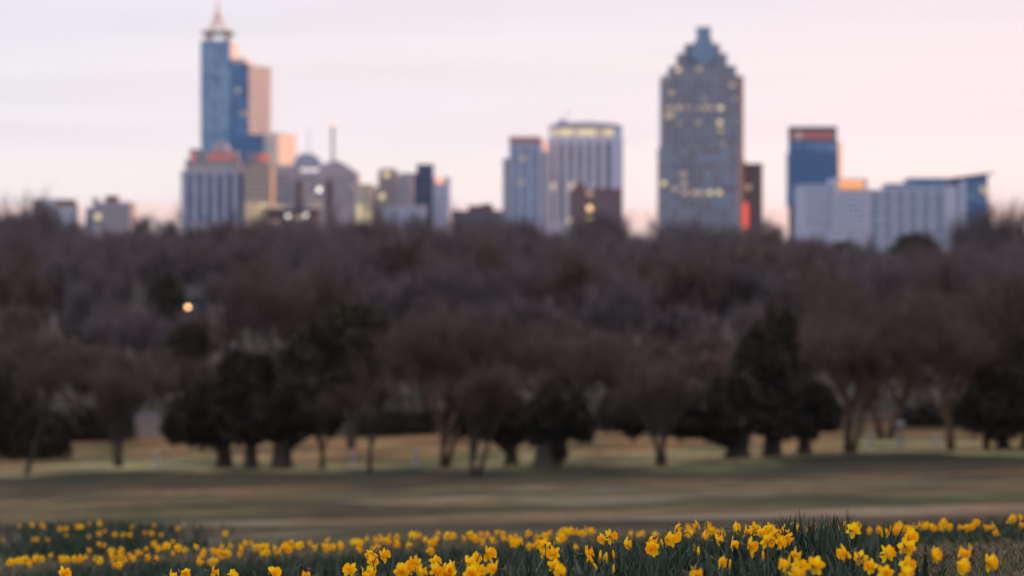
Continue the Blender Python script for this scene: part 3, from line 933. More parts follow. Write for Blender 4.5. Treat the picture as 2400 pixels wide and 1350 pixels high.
def bare_geo(r, h, spread, levels=4, trunk_h=.22, stems=1, twig_w=0.03, twigs=6, lean=(0, 0), trunk_r=None, up=.30):
    """bare deciduous tree: returns (branch verts, faces), (twig verts, tris)"""
    V, Fc = [], []
    TV, TF = [], []
    tr = trunk_r or h * .022
    def twig(p, dirv, ln, w):
        b = len(TV)
        a = dirv / (np.linalg.norm(dirv) + 1e-9)
        u = np.cross(a, r.normal(size=3))
        u /= (np.linalg.norm(u) + 1e-9)
        v = np.cross(a, u)
        m = p + a * ln * .5 + r.normal(size=3) * ln * .06
        for s in range(3):
            an = 2.094 * s
            TV.append(p + w * (math.cos(an) * u + math.sin(an) * v))
        TV.append(p + a * ln + np.array([0, 0, ln * .12]))
        for s in range(3):
            TF.append((b + s, b + (s + 1) % 3, b + 3))
    def grow(p, dirv, ln, rad, lev):
        n = 3 if lev < 2 else 2
        pts = [p]
        rads = [rad]
        dv = dirv.copy()
        for i in range(n):
            dv = dv + r.normal(size=3) * .13 + np.array([0, 0, .07])
            dv /= np.linalg.norm(dv)
            pts.append(pts[-1] + dv * ln / n)
            rads.append(rad * (1 - .42 * (i + 1) / n))
        tube_geo(V, Fc, pts, rads, 6 if lev < 2 else (4 if lev < 3 else 3))
        if lev >= levels:
            for i in range(twigs):
                f = r.random()
                k = min(int(f * n), n - 1)
                q = pts[k] + (pts[k + 1] - pts[k]) * (f * n - k)
                a = dv + r.normal(size=3) * .75
                a[2] += .25
                twig(q, a, ln * r.uniform(.6, 1.25), twig_w)
            return
        kids = r.integers(3, 5) if lev else r.integers(4, 6)
        for i in range(kids):
            f = r.uniform(.45, 1) if lev else r.uniform(.55, 1)
            k = min(int(f * n), n - 1)
            q = pts[k] + (pts[k + 1] - pts[k]) * (f * n - k)
            an = r.uniform(0, 6.283)
            sp = spread * r.uniform(.6, 1.25)
            side = np.array([math.cos(an), math.sin(an), 0.1])
            nd = dv * (1 - .35 * sp) + side * sp
            nd[2] += up
            nd /= np.linalg.norm(nd)
            grow(q, nd, ln * r.uniform(.62, .86), rads[k] * r.uniform(.5, .72), lev + 1)
    for s in range(stems):
        an = 6.283 * s / max(1, stems) + r.uniform(-.4, .4)
        tilt = 0.0 if stems == 1 else r.uniform(.18, .34)
        d0 = np.array([math.cos(an) * tilt + lean[0], math.sin(an) * tilt * .6 + lean[1], 1.0])
        d0 /= np.linalg.norm(d0)
        grow(np.array([math.cos(an) * tr * .7 * (stems > 1), math.sin(an) * tr * .7 * (stems > 1), -.15]), d0, h * (trunk_h + .12), tr * (1 if stems == 1 else .75), 0)
    V = np.array(V)
    TV = np.array(TV)
    top = np.percentile(TV[:, 2], 98)
    f = h / top
    sc3 = np.array([f, f, f])
    return (V * sc3, Fc), (TV * sc3, np.array(TF))

def bare_tree(label, px, py, top, spread=.75, stems=1, m_t=None, m_b=None, d=None, seed=0, lean=(0, 0), width=None, trunk_w=None, twigs=9, group=None, trunk_h=.22, levels=4, xoff=0, name='bare_tree'):
    d = ground_d(px, py) if d is None else d
    x = PX(px, d)
    z0 = Hf(x, d)
    h = PZ(top, d) - z0
    r = np.random.default_rng(seed + int(px))
    k = d / F
    (V, Fc), (TV, TF) = bare_geo(r, h, spread, levels=levels, stems=stems, twigs=twigs, lean=lean, trunk_h=trunk_h, twig_w=.022 * h / 12 + .008, trunk_r=(trunk_w * k / 2 if trunk_w else None))
    if width:
        half = np.percentile(np.abs(TV[:, 0]), 95)
        s = width * k / 2 / half
        for A in (V, TV):
            t = np.clip(A[:, 2] / (h * .3), 0, 1)
            A[:, 0] *= 1 + (s - 1) * t
            A[:, 1] *= 1 + (min(s, 1.6) - 1) * t
            A[:, 0] += xoff * k * t
    root = empty(name, (x, d, z0), label, 'tree', group)
    mesh_obj('trunk', V, Fc, m_b or BARK, root, smooth=True)
    o = bpy.data.objects.new('crown', np_mesh('crown', TV, TF, m_t or TWIG_B, 3))
    link(o, root)
    return root

# ---- the near row along the lower edge of the field
evergreen('low dark evergreen with skirts to the grass at the left edge', 30, 1080, [(20, 960, 75, 95), (120, 1010, 55, 60), (60, 1030, 70, 40), (-30, 940, 60, 90)], 34, n=6500)
bare_tree('bare grey tree in front of the evergreen at the left edge', 60, 1114, 820, .6, 1, TWIG_B, BARK, seed=3, trunk_w=11, width=180, twigs=3)
bare_tree('small vase-shaped multi-stem bare tree standing alone on the left lawn', 280, 1094, 870, .5, 4, TWIG_B, BARK, seed=5, trunk_w=9, width=120, trunk_h=.12, twigs=2)
evergreen('broad dark evergreen with drooping left skirt, left of the conical one', 525, 1096, [(500, 960, 92, 68), (440, 985, 55, 45), (545, 920, 60, 55), (410, 1010, 26, 18)], 40, n=7000, trunk_top=980)
evergreen('double-topped conical dark evergreen in the middle of the left clump', 587, 1099, [(575, 930, 80, 85), (548, 858, 34, 46), (606, 862, 34, 44), (580, 1000, 60, 30)], 34, n=7000, trunk_top=960)
evergreen('rounded dark evergreen at the right of the left clump', 660, 1099, [(690, 950, 88, 62), (735, 935, 55, 52), (650, 985, 60, 40), (765, 975, 36, 34)], 52, n=7000, trunk_top=970)
bare_tree('thin straight dark bare tree right of the left evergreen clump', 752, 1099, 900, .5, 1, TWIG_B, BARK, seed=2, trunk_w=13, width=90, twigs=3)
evergreen('big olive dome-topped pine standing behind the left clump', 823, 1052, [(800, 800, 105, 75), (760, 850, 95, 65), (850, 760, 55, 50), (800, 745, 58, 42), (700, 840, 48, 44), (830, 880, 70, 50)], 22, name='pine_tree', n=9000, size=.42, leaf=LEAF_E2, trunk_top=800)
bare_tree('slender pale leaning bare tree left of the brown vase-shaped tree', 866, 1106, 850, .5, 1, TWIG_B, BARK, seed=8, trunk_w=12, lean=(.1, 0), width=130, twigs=4)
bare_tree('wide brown-crowned bare tree with a tan forked trunk near centre', 1040, 1094, 738, .8, 3, TWIG_B, BARK_B, seed=4, trunk_w=17, width=300, twigs=5)
bare_tree('dark many-stemmed bare tree nearest the field near centre', 1112, 1116, 860, .6, 3, TWIG_B, BARK, seed=9, trunk_w=16, width=180, twigs=4)
evergreen('low dark evergreen behind the many-stemmed bare tree', 1198, 1090, [(1160, 960, 85, 52), (1100, 960, 50, 55), (1200, 990, 55, 34), (1130, 920, 45, 36)], 34, n=6000, trunk_top=980)
evergreen('dark evergreen with a thick flaring trunk right of centre', 1278, 1096, [(1310, 960, 72, 58), (1350, 985, 42, 36), (1275, 1000, 42, 40), (1305, 1050, 22, 26)], 62, n=6000, trunk_top=1000)
bare_tree('rounded reddish-brown bare tree behind the flaring evergreen', 1370, 1040, 790, .8, 2, TWIG_R, BARK, seed=6, trunk_w=20, width=260, twigs=7)
bare_tree('bare tree with two stems in a V, left of the right evergreen clump', 1550, 1089, 850, .6, 2, TWIG_B, BARK, seed=12, trunk_w=18, width=170, twigs=4)
evergreen('dark evergreen with the thickest trunk, left of the right clump', 1728, 1074, [(1650, 960, 110, 52), (1560, 965, 70, 42), (1700, 985, 80, 45), (1720, 920, 60, 50), (1480, 975, 50, 36)], 60, n=9000, trunk_top=980)
evergreen('tall pointed dark evergreen of the right clump', 1810, 1070, [(1805, 860, 76, 100), (1825, 768, 42, 58), (1790, 930, 90, 70), (1815, 985, 70, 32), (1770, 810, 36, 42)], 46, n=9000, trunk_top=930)
evergreen('rounded dark evergreen on a leaning trunk, right of the tall pointed one', 1886, 1065, [(1900, 945, 66, 62), (1935, 965, 38, 38), (1880, 985, 50, 34)], 36, n=6000, trunk_top=980)
bare_tree('brown bare tree with a forked tan trunk right of the evergreen clump', 1990, 1060, 760, .7, 3, TWIG_B, BARK_B, seed=13, trunk_w=18, width=220, twigs=6)
bare_tree('tall wide brown bare tree left of the dark post', 2075, 1030, 690, .8, 2, TWIG_B, BARK_B, seed=14, trunk_w=20, width=290, twigs=7)
bare_tree('tall brown bare tree on a single trunk right of the dark post', 2230, 1056, 700, .75, 1, TWIG_B, BARK_B, seed=15, trunk_w=20, width=260, twigs=6)
evergreen('large dark evergreen filling the right edge of the park', 2352, 1053, [(2370, 930, 95, 80), (2310, 950, 60, 58), (2420, 880, 70, 90), (2340, 860, 45, 50)], 34, n=9000, trunk_top=980)
bare_tree('slim dark bare tree in front of the right-edge evergreen', 2314, 1054, 820, .6, 1, TWIG_B, BARK, seed=16, trunk_w=16, width=150)
bare_tree('bare tree cut by the right edge of the picture', 2398, 1052, 640, .7, 1, TWIG_B, BARK, seed=17, trunk_w=16, width=180, twigs=6)

# ---- hedges behind the lower lawn
def hedge(label, x0, x1, top, d):
    k = d / F
    xc = (x0 + x1) / 2
    x = PX(xc, d)
    z0 = Hf(x, d) - .1
    root = empty('hedge', (x, d, z0), label, 'hedge', 'hedges behind the lower lawn')
    r = np.random.default_rng(int(x0))
    hh = (PZ(top, d) - z0)
    n = max(4, int((x1 - x0) / 22))
    L = []
    for i in range(n):
        fx = PX(x0 + (x1 - x0) * (i + .5) / n, d) - x
        h2 = hh * r.uniform(.8, 1.08)
        L.append((fx, r.uniform(-.5, .5), Hf(x + fx, d) - z0 + h2 * .46, 26 * k * r.uniform(.9, 1.2), 1.3, h2 * .54))
    V, Fc = leaf_cloud(L, 700 * n, .26, r)
    o = bpy.data.objects.new('foliage', np_mesh('foliage', V, Fc, LEAF_E, 4))
    link(o, root)
    V, Fc = [], []
    for i in range(n):
        tube_geo(V, Fc, [(L[i][0], L[i][1], Hf(x + L[i][0], d) - z0 - .2), (L[i][0] + .1, L[i][1], L[i][2] * 1.3)], [.09, .04], 5)
    mesh_obj('stem', V, Fc, BARK, root)
hedge('dark clipped hedge behind the lone vase-shaped tree on the left', 168, 302, 950, 302)
hedge('dark hedge between the left evergreens and the brown forked tree', 845, 1015, 962, 303)
hedge('low dark hedge left of the right evergreen clump', 1415, 1690, 930, 303)
hedge('dark hedge behind the dark post on the right', 2118, 2260, 950, 303)

# ---- evergreens told apart inside the wood
def wood_evergreen(label, px, d, top, halfw, h=None, seed=0):
    x = PX(px, d)
    z0 = Hf(x, d)
    hh = PZ(top, d) - z0
    k = d / F
    rows = lambda f: HOR - (z0 + hh * f - CZ) / k
    lob = [(px, rows(.62), halfw, hh * .28 / k), (px - halfw * .25, rows(.78), halfw * .7, hh * .17 / k), (px + halfw * .3, rows(.72), halfw * .72, hh * .18 / k), (px + halfw * .05, rows(.9), halfw * .5, hh * .1 / k)]
    return evergreen(label, px, 0, lob, halfw * .16, name='evergreen_tree', d=d, n=3500, size=.42, leaf=LEAF_E2)
wood_evergreen('dark evergreen just below the round glowing lamp in the wood', 440, 345, 758, 50)
wood_evergreen('dark evergreen above and left of the round glowing lamp', 390, 460, 640, 38)
wood_evergreen('rounded dark evergreen poking up before the long pale building', 2138, 760, 545, 55)
wood_evergreen('dark evergreen below the orange sign of the long pale building', 1975, 740, 565, 45)
wood_evergreen('dark rounded treetop in front of the dark red brick building', 1405, 800, 518, 50)
wood_evergreen('dark treetop in front of the narrow cream block', 845, 820, 528, 42)
wood_evergreen('dark evergreen in the wood under the stepped tower', 1730, 520, 610, 50)
wood_evergreen('dark evergreen in the wood below the ribbed pale block', 1235, 420, 690, 46)

# ---- tall bare trees against the sky
bare_tree('tall bare tree with upright branches against the sky at the right edge', 2355, 0, 478, .38, 3, TWIG_D, BARK, d=560, seed=31, width=130, twigs=4, trunk_w=12)
bare_tree('dark bare tree in front of the slanting-roofed building', 2265, 0, 505, .6, 2, TWIG_D, BARK, d=600, seed=32, width=100, twigs=5)
bare_tree('feathery bare tree against the sky at the far left', 42, 0, 462, .6, 2, TWIG_G, BARK, d=700, seed=33, width=130, twigs=3, trunk_w=10)
bare_tree('small bare treetop in the sky gap right of the grey penthouse block', 345, 0, 505, .6, 1, TWIG_G, BARK, d=900, seed=34, width=60, twigs=6)
bare_tree('bare treetop in the sky gap left of the dark blue tower', 1800, 0, 520, .6, 2, TWIG_G, BARK, d=800, seed=36, width=70, twigs=5)

# ---- the wood: one mass of bare trees climbing the far slope
def build_wood():
    protos = []
    for i in range(8):
        r = np.random.default_rng(100 + i)
        (V, Fc), (TV, TF) = bare_geo(r, 1.0 * 16, .6 if i % 2 else .5, levels=3, stems=1 + i % 2, twigs=10, twig_w=.068, trunk_h=.22, trunk_r=.2, up=.5)
        tri = []
        for f in Fc:
            if len(f) == 4:
                tri += [(f[0], f[1], f[2]), (f[0], f[2], f[3])]
        AV = np.concatenate([V, TV])
        AF = np.concatenate([np.array(tri), TF + len(V)])
        half = np.percentile(np.abs(TV[:, :2]), 90)
        AV = AV * np.array([5.6 / half, 5.6 / half, 1])
        protos.append((AV / 16.0, AF))
    sparse = []
    for i in range(5):
        r = np.random.default_rng(200 + i)
        (V, Fc), (TV, TF) = bare_geo(r, 16.0, .6, levels=3, stems=1 + i % 3, twigs=6, twig_w=.06, trunk_h=.2, trunk_r=.18, up=.45)
        tri = []
        for f in Fc:
            if len(f) == 4:
                tri += [(f[0], f[1], f[2]), (f[0], f[2], f[3])]
        half = np.percentile(np.abs(TV[:, :2]), 90)
        AV = np.concatenate([V, TV]) * np.array([5.2 / half, 5.2 / half, 1])
        sparse.append((AV / 16.0, np.concatenate([np.array(tri), TF + len(V)])))
    VV, FF, MI = [], [], []
    off = 0
    r = np.random.default_rng(5)
    rows = [(309, 8, 13.5, 6.5), (320, 9, 14, 6.5), (338, 10, 14.5, 7), (360, 12, 17, 7.5), (390, 14, 19, 8), (425, 15, 20, 8.5), (465, 16, 21, 9), (510, 16, 21, 9.5), (565, 16, 21, 10), (625, 16, 21, 10),
            (690, 16, 21, 10), (760, 16, 21, 10), (830, 16, 21, 10), (900, 16, 21, 10), (980, 16, 21, 10.5)]
    # crown line of the wood in the photograph: column -> row of the treetops
    SK = np.array([(-400, 515), (0, 512), (70, 515), (130, 524), (190, 545), (240, 536), (300, 538), (340, 548), (380, 556), (430, 530), (560, 525), (700, 520), (820, 528), (900, 520), (1000, 550), (1060, 528), (1120, 520), (1180, 515), (1260, 528), (1300, 540), (1370, 525), (1440, 530), (1500, 560), (1560, 545),
                   (1640, 535), (1760, 560), (1800, 585), (1850, 560), (1940, 560), (2040, 590), (2130, 575), (2230, 590), (2300, 570), (2400, 565), (2800, 540)], float)
    SK2 = np.array([(-400, 880), (100, 800), (300, 830), (560, 850), (820, 800), (1000, 740), (1150, 745), (1300, 830), (1500, 840), (1700, 800), (1900, 720), (2100, 690), (2300, 680), (2800, 700)], float)
    cnt = 0
    for (d, h0, h1, sp) in rows:
        half = .185 * d + 12
        x = -half
        while x < half:
            dd = d + r.uniform(-.35, .35) * (8 if d < 360 else 22)
            px = 1200 + x / dd * F
            z0 = float(H(x, dd))
            h = r.uniform(h0, h1)
            lim = np.interp(px, SK[:, 0], SK[:, 1]) + 17 + r.uniform(-24, 30)
            if d < 350:
                lim = np.interp(px, SK2[:, 0], SK2[:, 1]) + r.uniform(-30, 70) - (d - 309) * 1.6
            thin = d > 650 and r.random() < .45
            if thin:
                lim -= r.uniform(10, 45)
            hmax = PZ(lim, dd) - z0
            h = min(h, hmax) if d < 650 else min(max(hmax, 8), 26)
            ok = h > 4
            # clearings round the lamp and the houses of the wood
            if dd < 475 and 300 < px < 580:
                hm = PZ(745 if abs(px - 440) < 95 else 715, dd) - z0
                h = min(h, hm)
                ok = h > 3
            if dd < 395 and 465 < px < 520:
                h = min(h, PZ(880, dd) - z0)
                ok = h > 3
            if ok:
                AV, AF = sparse[r.integers(len(sparse))] if thin else protos[r.integers(len(protos))]
                an = r.uniform(0, 6.28)
                ww = max(h, 11) * (r.uniform(.8, 1.1) if d < 350 else r.uniform(.55, .9))
                c, s = math.cos(an), math.sin(an)
                P = np.empty_like(AV)
                P[:, 0] = (AV[:, 0] * c - AV[:, 1] * s) * ww + x
                P[:, 1] = (AV[:, 0] * s + AV[:, 1] * c) * ww + dd
                P[:, 2] = AV[:, 2] * h + z0
                VV.append(P)
                FF.append(AF + off)
                if d < 345:
                    mi = r.choice([2, 3], p=[.45, .55])
                elif d < 430:
                    mi = r.choice([0, 1, 2, 3], p=[.35, .2, .25, .2])
                else:
                    mi = r.choice([0, 1, 2], p=[.55, .35, .10])
                MI.append(np.full(len(AF), mi))
                off += len(AV)
                cnt += 1
            x += sp * r.uniform(.7, 1.3) * (1.15 if d < 350 else .94)
    V = np.concatenate(VV)
    Fc = np.concatenate(FF)
    me = np_mesh('bare_wood', V, Fc, [TWIG_G, TWIG_D, TWIG_R, TWIG_B], 3, mi=np.concatenate(MI))
    o = bpy.data.objects.new('bare_wood', me)
    link(o)
    tag(o, 'purple-brown winter wood of bare trees filling the slope below the skyline', 'wood', kind='stuff')
build_wood()

# ================================================================== things in and before the wood
M_HOUSE = mat('siding_pale_grey', (0.0450, 0.0450, 0.0540), 0.8, 0.1, 0.6)
M_HROOF = mat('shingle_grey', (0.0240, 0.0240, 0.0300), 0.9, 0.2, 1.5)
def house(label, px, d, top, eave, halfw, roofm=None):
    k = d / F
    x = PX(px, d)
    z0 = Hf(x, d) - .2
    root = empty('house', (x, d, z0), label, 'house')
    w, hz, ht = halfw * k, PZ(eave, d) - z0, PZ(top, d) - z0
    dep = 4.0
    box('wall', -w, w, -dep, dep, 0, hz, M_HOUSE, root)
    v = [(-w - .3, -dep - .4, hz), (w + .3, -dep - .4, hz), (w + .3, dep + .4, hz), (-w - .3, dep + .4, hz), (-w - .3, 0, ht), (w + .3, 0, ht)]
    mesh_obj('roof', v, [(0, 1, 5, 4), (2, 3, 4, 5), (0, 4, 3), (1, 2, 5), (3, 2, 1, 0)], roofm or M_HROOF, root)
    for i in (-.5, .05, .6):
        box('window', w * i - .45, w * i + .45, -dep - .06, -dep + .1, hz - 1.9, hz - .6, M_WIN, root)
    box('door', w * .3 - .45, w * .3 + .45, -dep - .08, -dep + .1, .2, min(2.3, hz - .3), M_BROWN, root)
house('pale grey-blue house half hidden in the wood behind the round lamp', 425, 480, 668, 700, 62)
house('small pale house glimpsed through the wood left of the big pine', 492, 400, 836, 852, 26, mat('shingle_pale', (0.0400, 0.0400, 0.0462), 0.9, 0.15, 1.2))

def street_lamp(label, px, py, d, m, rad):
    x = PX(px, d)
    z0 = Hf(x, d)
    h = PZ(py, d) - z0
    root = empty('street_lamp', (x, d, z0), label, 'lamp')
    V, Fc = [], []
    tube_geo(V, Fc, [(.9, .3, -.2), (.9, .3, h * .6), (.88, .3, h + .1), (.6, .2, h + .45), (.1, 0, h + .4)], [.11, .09, .07, .05, .045], 8)
    mesh_obj('pole', V, Fc, M_DARKST, root, smooth=True)
    V, Fc = [], []
    tube_geo(V, Fc, [(0, 0, h + .5), (0, 0, h + .34), (0, 0, h + .22)], [.1, rad * 1.1, rad * 1.15], 10)
    mesh_obj('hood', V, Fc, M_DARKST, root)
    V, Fc = [], []
    tube_geo(V, Fc, [(0, 0, h + .2), (0, 0, h + .08), (0, 0, h - .08), (0, 0, h - .2)], [rad * .8, rad, rad * .9, rad * .45], 12)
    mesh_obj('globe', V, Fc, m, root, smooth=True)
street_lamp('round glowing warm lamp in the wood below the spired tower', 440, 720, 425, mat('lamp_globe', (.8, .7, .5), emit=(1.0, .58, .22), estr=7.0), .26)
street_lamp('very faint orange lamp in the wood at the far left', 83, 770, 420, mat('lamp_globe_faint', (.5, .3, .2), emit=(1.0, .45, .2), estr=.6), .22)
street_lamp('small dim orange lamp among the trees below the brick building', 1327, 571, 640, mat('lamp_globe_dim', (.5, .3, .2), emit=(1.0, .5, .25), estr=1.1), .36)

# pale low wall seen through the gap on the left
def low_wall():
    d = 308
    x0, x1 = PX(308, d), PX(392, d)
    xc = (x0 + x1) / 2
    z0 = Hf(xc, d) - .2
    root = empty('low_wall', (xc, d, z0), 'pale low wall beyond the lawn, left of the big evergreen clump', 'wall')
    root['kind'] = 'thing'
    n = 7
    w = (x1 - x0) / n
    for i in range(n):
        box('wall_panel', x0 - xc + i * w + .02, x0 - xc + (i + 1) * w - .02, -.15, .15, 0, PZ(976, d) - z0 + random.uniform(-.08, .08), M_WARM, root)
    box('coping', x0 - xc - .05, x1 - xc + .05, -.22, .22, PZ(976, d) - z0 + .1, PZ(972, d) - z0 + .12, M_STONE, root)
low_wall()

# white marker posts on the lower lawn
M_POST = mat('post_white', (0.3000, 0.3000, 0.3120), 0.6, 0.1, 2)
def marker_post(label, px, py, hpx, w=.30):
    d = ground_d(px, py)
    x = PX(px, d)
    z0 = Hf(x, d)
    root = empty('marker_post', (x, d, z0), label, 'post', 'white marker posts on the lower lawn')
    h = hpx * d / F
    V, Fc = [], []
    tube_geo(V, Fc, [(0, 0, -.1), (0, 0, h * .9), (0, 0, h)], [w / 2, w / 2, w / 3], 8)
    mesh_obj('post', V, Fc, M_POST, root)
    box('base_plate', -w * .8, w * .8, -w * .8, w * .8, 0.0, .06, M_STONE, root)
marker_post('white marker post on the lawn left of the big evergreen clump', 367, 1094, 36, .34)
marker_post('white marker post left of the slender leaning tree', 826, 1090, 30, .34)
marker_post('white marker post between the leaning tree and the brown forked tree', 976, 1092, 38, .34)
marker_post('pale marker post left of the dark post on the right lawn', 2040, 1050, 34, .34)
marker_post('pale marker post between the dark post and the right-edge trees', 2195, 1044, 22, .3)
def dark_post():
    d = ground_d(2111, 1044)
    x = PX(2111, d)
    z0 = Hf(x, d)
    root = empty('fountain_post', (x, d, z0), 'dark waist-high pedestal on a pale round foot on the right lawn', 'post')
    k = d / F
    V, Fc = [], []
    tube_geo(V, Fc, [(0, 0, -.1), (0, 0, .18), (0, 0, .3)], [.42, .4, .3], 12)
    mesh_obj('foot', V, Fc, M_WARM, root)
    V, Fc = [], []
    tube_geo(V, Fc, [(0, 0, .28), (0, 0, 1.1), (0, 0, 1.35)], [.2, .17, .2], 10)
    mesh_obj('column', V, Fc, M_DARKST, root)
    V, Fc = [], []
    tube_geo(V, Fc, [(0, 0, 1.34), (0, 0, 1.42), (0, 0, 1.75), (0, 0, 1.9)], [.2, .36, .38, .2], 10)
    mesh_obj('bowl', V, Fc, M_DARKST, root)
dark_post()

# ================================================================== daffodils
M_PETAL = mat('petal_yellow', (.97, .55, .004), 0.6, 0.03, 30.0, c2=(1.0, .74, .012), spec=0.06, trans=0.5, per_object=True)
M_TRUMP = mat('trumpet_orange_yellow', (.97, .45, .003), 0.6, 0.04, 30.0, c2=(1.0, .56, .004), spec=0.06, trans=0.45, per_object=True)
M_STEM = mat('daffodil_stem', (.055, .085, .050), 0.5, 0.25, 12.0, spec=0.3, trans=0.1)
M_SPATHE = mat('papery_spathe', (0.1800, 0.1200, 0.0720), 0.8, 0.25, 20.0, trans=0.2)
M_LEAF = mat('daffodil_leaf', (.028, .047, .033), 0.6, 0.3, 6.0, c2=(.046, .076, .056), spec=0.12, coord='Position')
M_WITHER = mat('petal_withered', (.20, .045, .02), 0.8, 0.3, 30.0)

def petal_mesh(i, m=None, ln=.040, w=.0128):
    r = np.random.default_rng(40 + i)
    nu, nv = 7, 5
    V, Fc = [], []
    curl = r.uniform(-.25, .25)
    tw = r.uniform(-.3, .3)
    for a in range(nu):
        u = a / (nu - 1)
        half = w * (math.sin(math.pi * min(1, .10 + .82 * u ** .85)) ** .75) * (1 if u < .999 else .12) + .0008
        for b in range(nv):
            v = -1 + 2 * b / (nv - 1)
            x = .004 + u * ln
            yy = v * half
            z = .004 * math.sin(u * 2.6) + curl * ln * u * u * .8 - .10 * half * (1 - v * v) * 2 + tw * yy * u + r.normal() * .0004
            V.append((x, yy, z))
    for a in range(nu - 1):
        for b in range(nv - 1):
            q = a * nv + b
            Fc.append((q, q + nv, q + nv + 1, q + 1))
    me = bpy.data.meshes.new('petal')
    me.from_pydata(V, [], Fc)
    me.polygons.foreach_set('use_smooth', [True] * len(me.polygons))
    me.materials.append(m or M_PETAL)
    return me
def trumpet_geo(i, ln=.036, sides=14):
    r = np.random.default_rng(60 + i)
    prof = [(.0, .0075), (.25, .0105), (.55, .0125), (.8, .0150), (.95, .0200), (1.0, .0228)]
    V, Fc = [], []
    for j, (t, rad) in enumerate(prof):
        for s in range(sides):
            an = 2 * math.pi * s / sides
            fr = 1 + (.10 * (1 if s % 2 else -1) + r.normal() * .05) * max(0, t - .7) / .3
            V.append((rad * fr * math.cos(an), rad * fr * math.sin(an), t * ln + (r.normal() * .0012 if t > .9 else 0)))
    for j in range(len(prof) - 1):
        for s in range(sides):
            Fc.append((j * sides + s, j * sides + (s + 1) % sides, (j + 1) * sides + (s + 1) % sides, (j + 1) * sides + s))
    Fc.append(tuple(reversed(range(sides))))
    return V, Fc
def py_mesh(name, V, Fc, m):
    me = bpy.data.meshes.new(name)
    me.from_pydata([tuple(v) for v in V], [], Fc)
    me.polygons.foreach_set('use_smooth', [True] * len(me.polygons))
    me.materials.append(m)
    return me
PETALS = [petal_mesh(i) for i in range(5)]
TRUMPETS = [py_mesh('trumpet', *trumpet_geo(i), M_TRUMP) for i in range(4)]
def perianth_mesh(i):
    V, Fc = [], []
    r = np.random.default_rng(80 + i)
    for k in range(6):
        me = PETALS[(i + k) % 5]
        M = Matrix.Rotation(k * math.pi / 3, 4, 'Z') @ Matrix.Rotation(r.uniform(-.3, .45) * -1, 4, 'Y')
        b = len(V)
        V += [tuple(M @ v.co) for v in me.vertices]
        Fc += [tuple(b + q for q in p.vertices) for p in me.polygons]
    return py_mesh('petals', V, Fc, M_PETAL)
PERI = [perianth_mesh(i) for i in range(6)]

def leaf_geo(r, x, y, z, h, w, bend, az):
    """strap leaf: a narrow channelled blade, 2 quads wide"""
    V, Fc = [], []
    n = 6
    dx, dy = math.cos(az), math.sin(az)
    tx, ty = -dy, dx
    tw = r.uniform(-.8, .8)
    for i in range(n + 1):
        t = i / n
        o = bend * h * t ** 2.2
        zz = z + h * t * (1 - .18 * bend * t)
        hw = w * (.85 + .3 * t) * (1 if t < .7 else max(.06, (1 - (t - .7) / .3 * .94)))
        ca, sa = math.cos(tw * t), math.sin(tw * t)
        ux, uy = tx * ca + dx * sa, ty * ca + dy * sa
        cx, cy = x + dx * o, y + dy * o
        V += [(cx - ux * hw, cy - uy * hw, zz), (cx + dx * hw * .35, cy + dy * hw * .35, zz - .0005), (cx + ux * hw, cy + uy * hw, zz)]
    for i in range(n):
        b = i * 3
        Fc += [(b, b + 1, b + 4, b + 3), (b + 1, b + 2, b + 5, b + 4)]
    return V, Fc
LEAVES = []
for i in range(6):
    r = np.random.default_rng(300 + i)
    V, Fc = leaf_geo(r, 0, 0, 0, .30, .0088, r.uniform(.05, .4), 0)
    me = py_mesh('leaf', V, Fc, M_LEAF)
    LEAVES.append(me)

def solve_d(px, py, lo, hi, h):
    ds = np.linspace(lo, hi, 200)
    e = np.abs(PZ(py, ds) - H(PX(px, ds), ds) - h)
    return float(ds[np.argmin(e)])

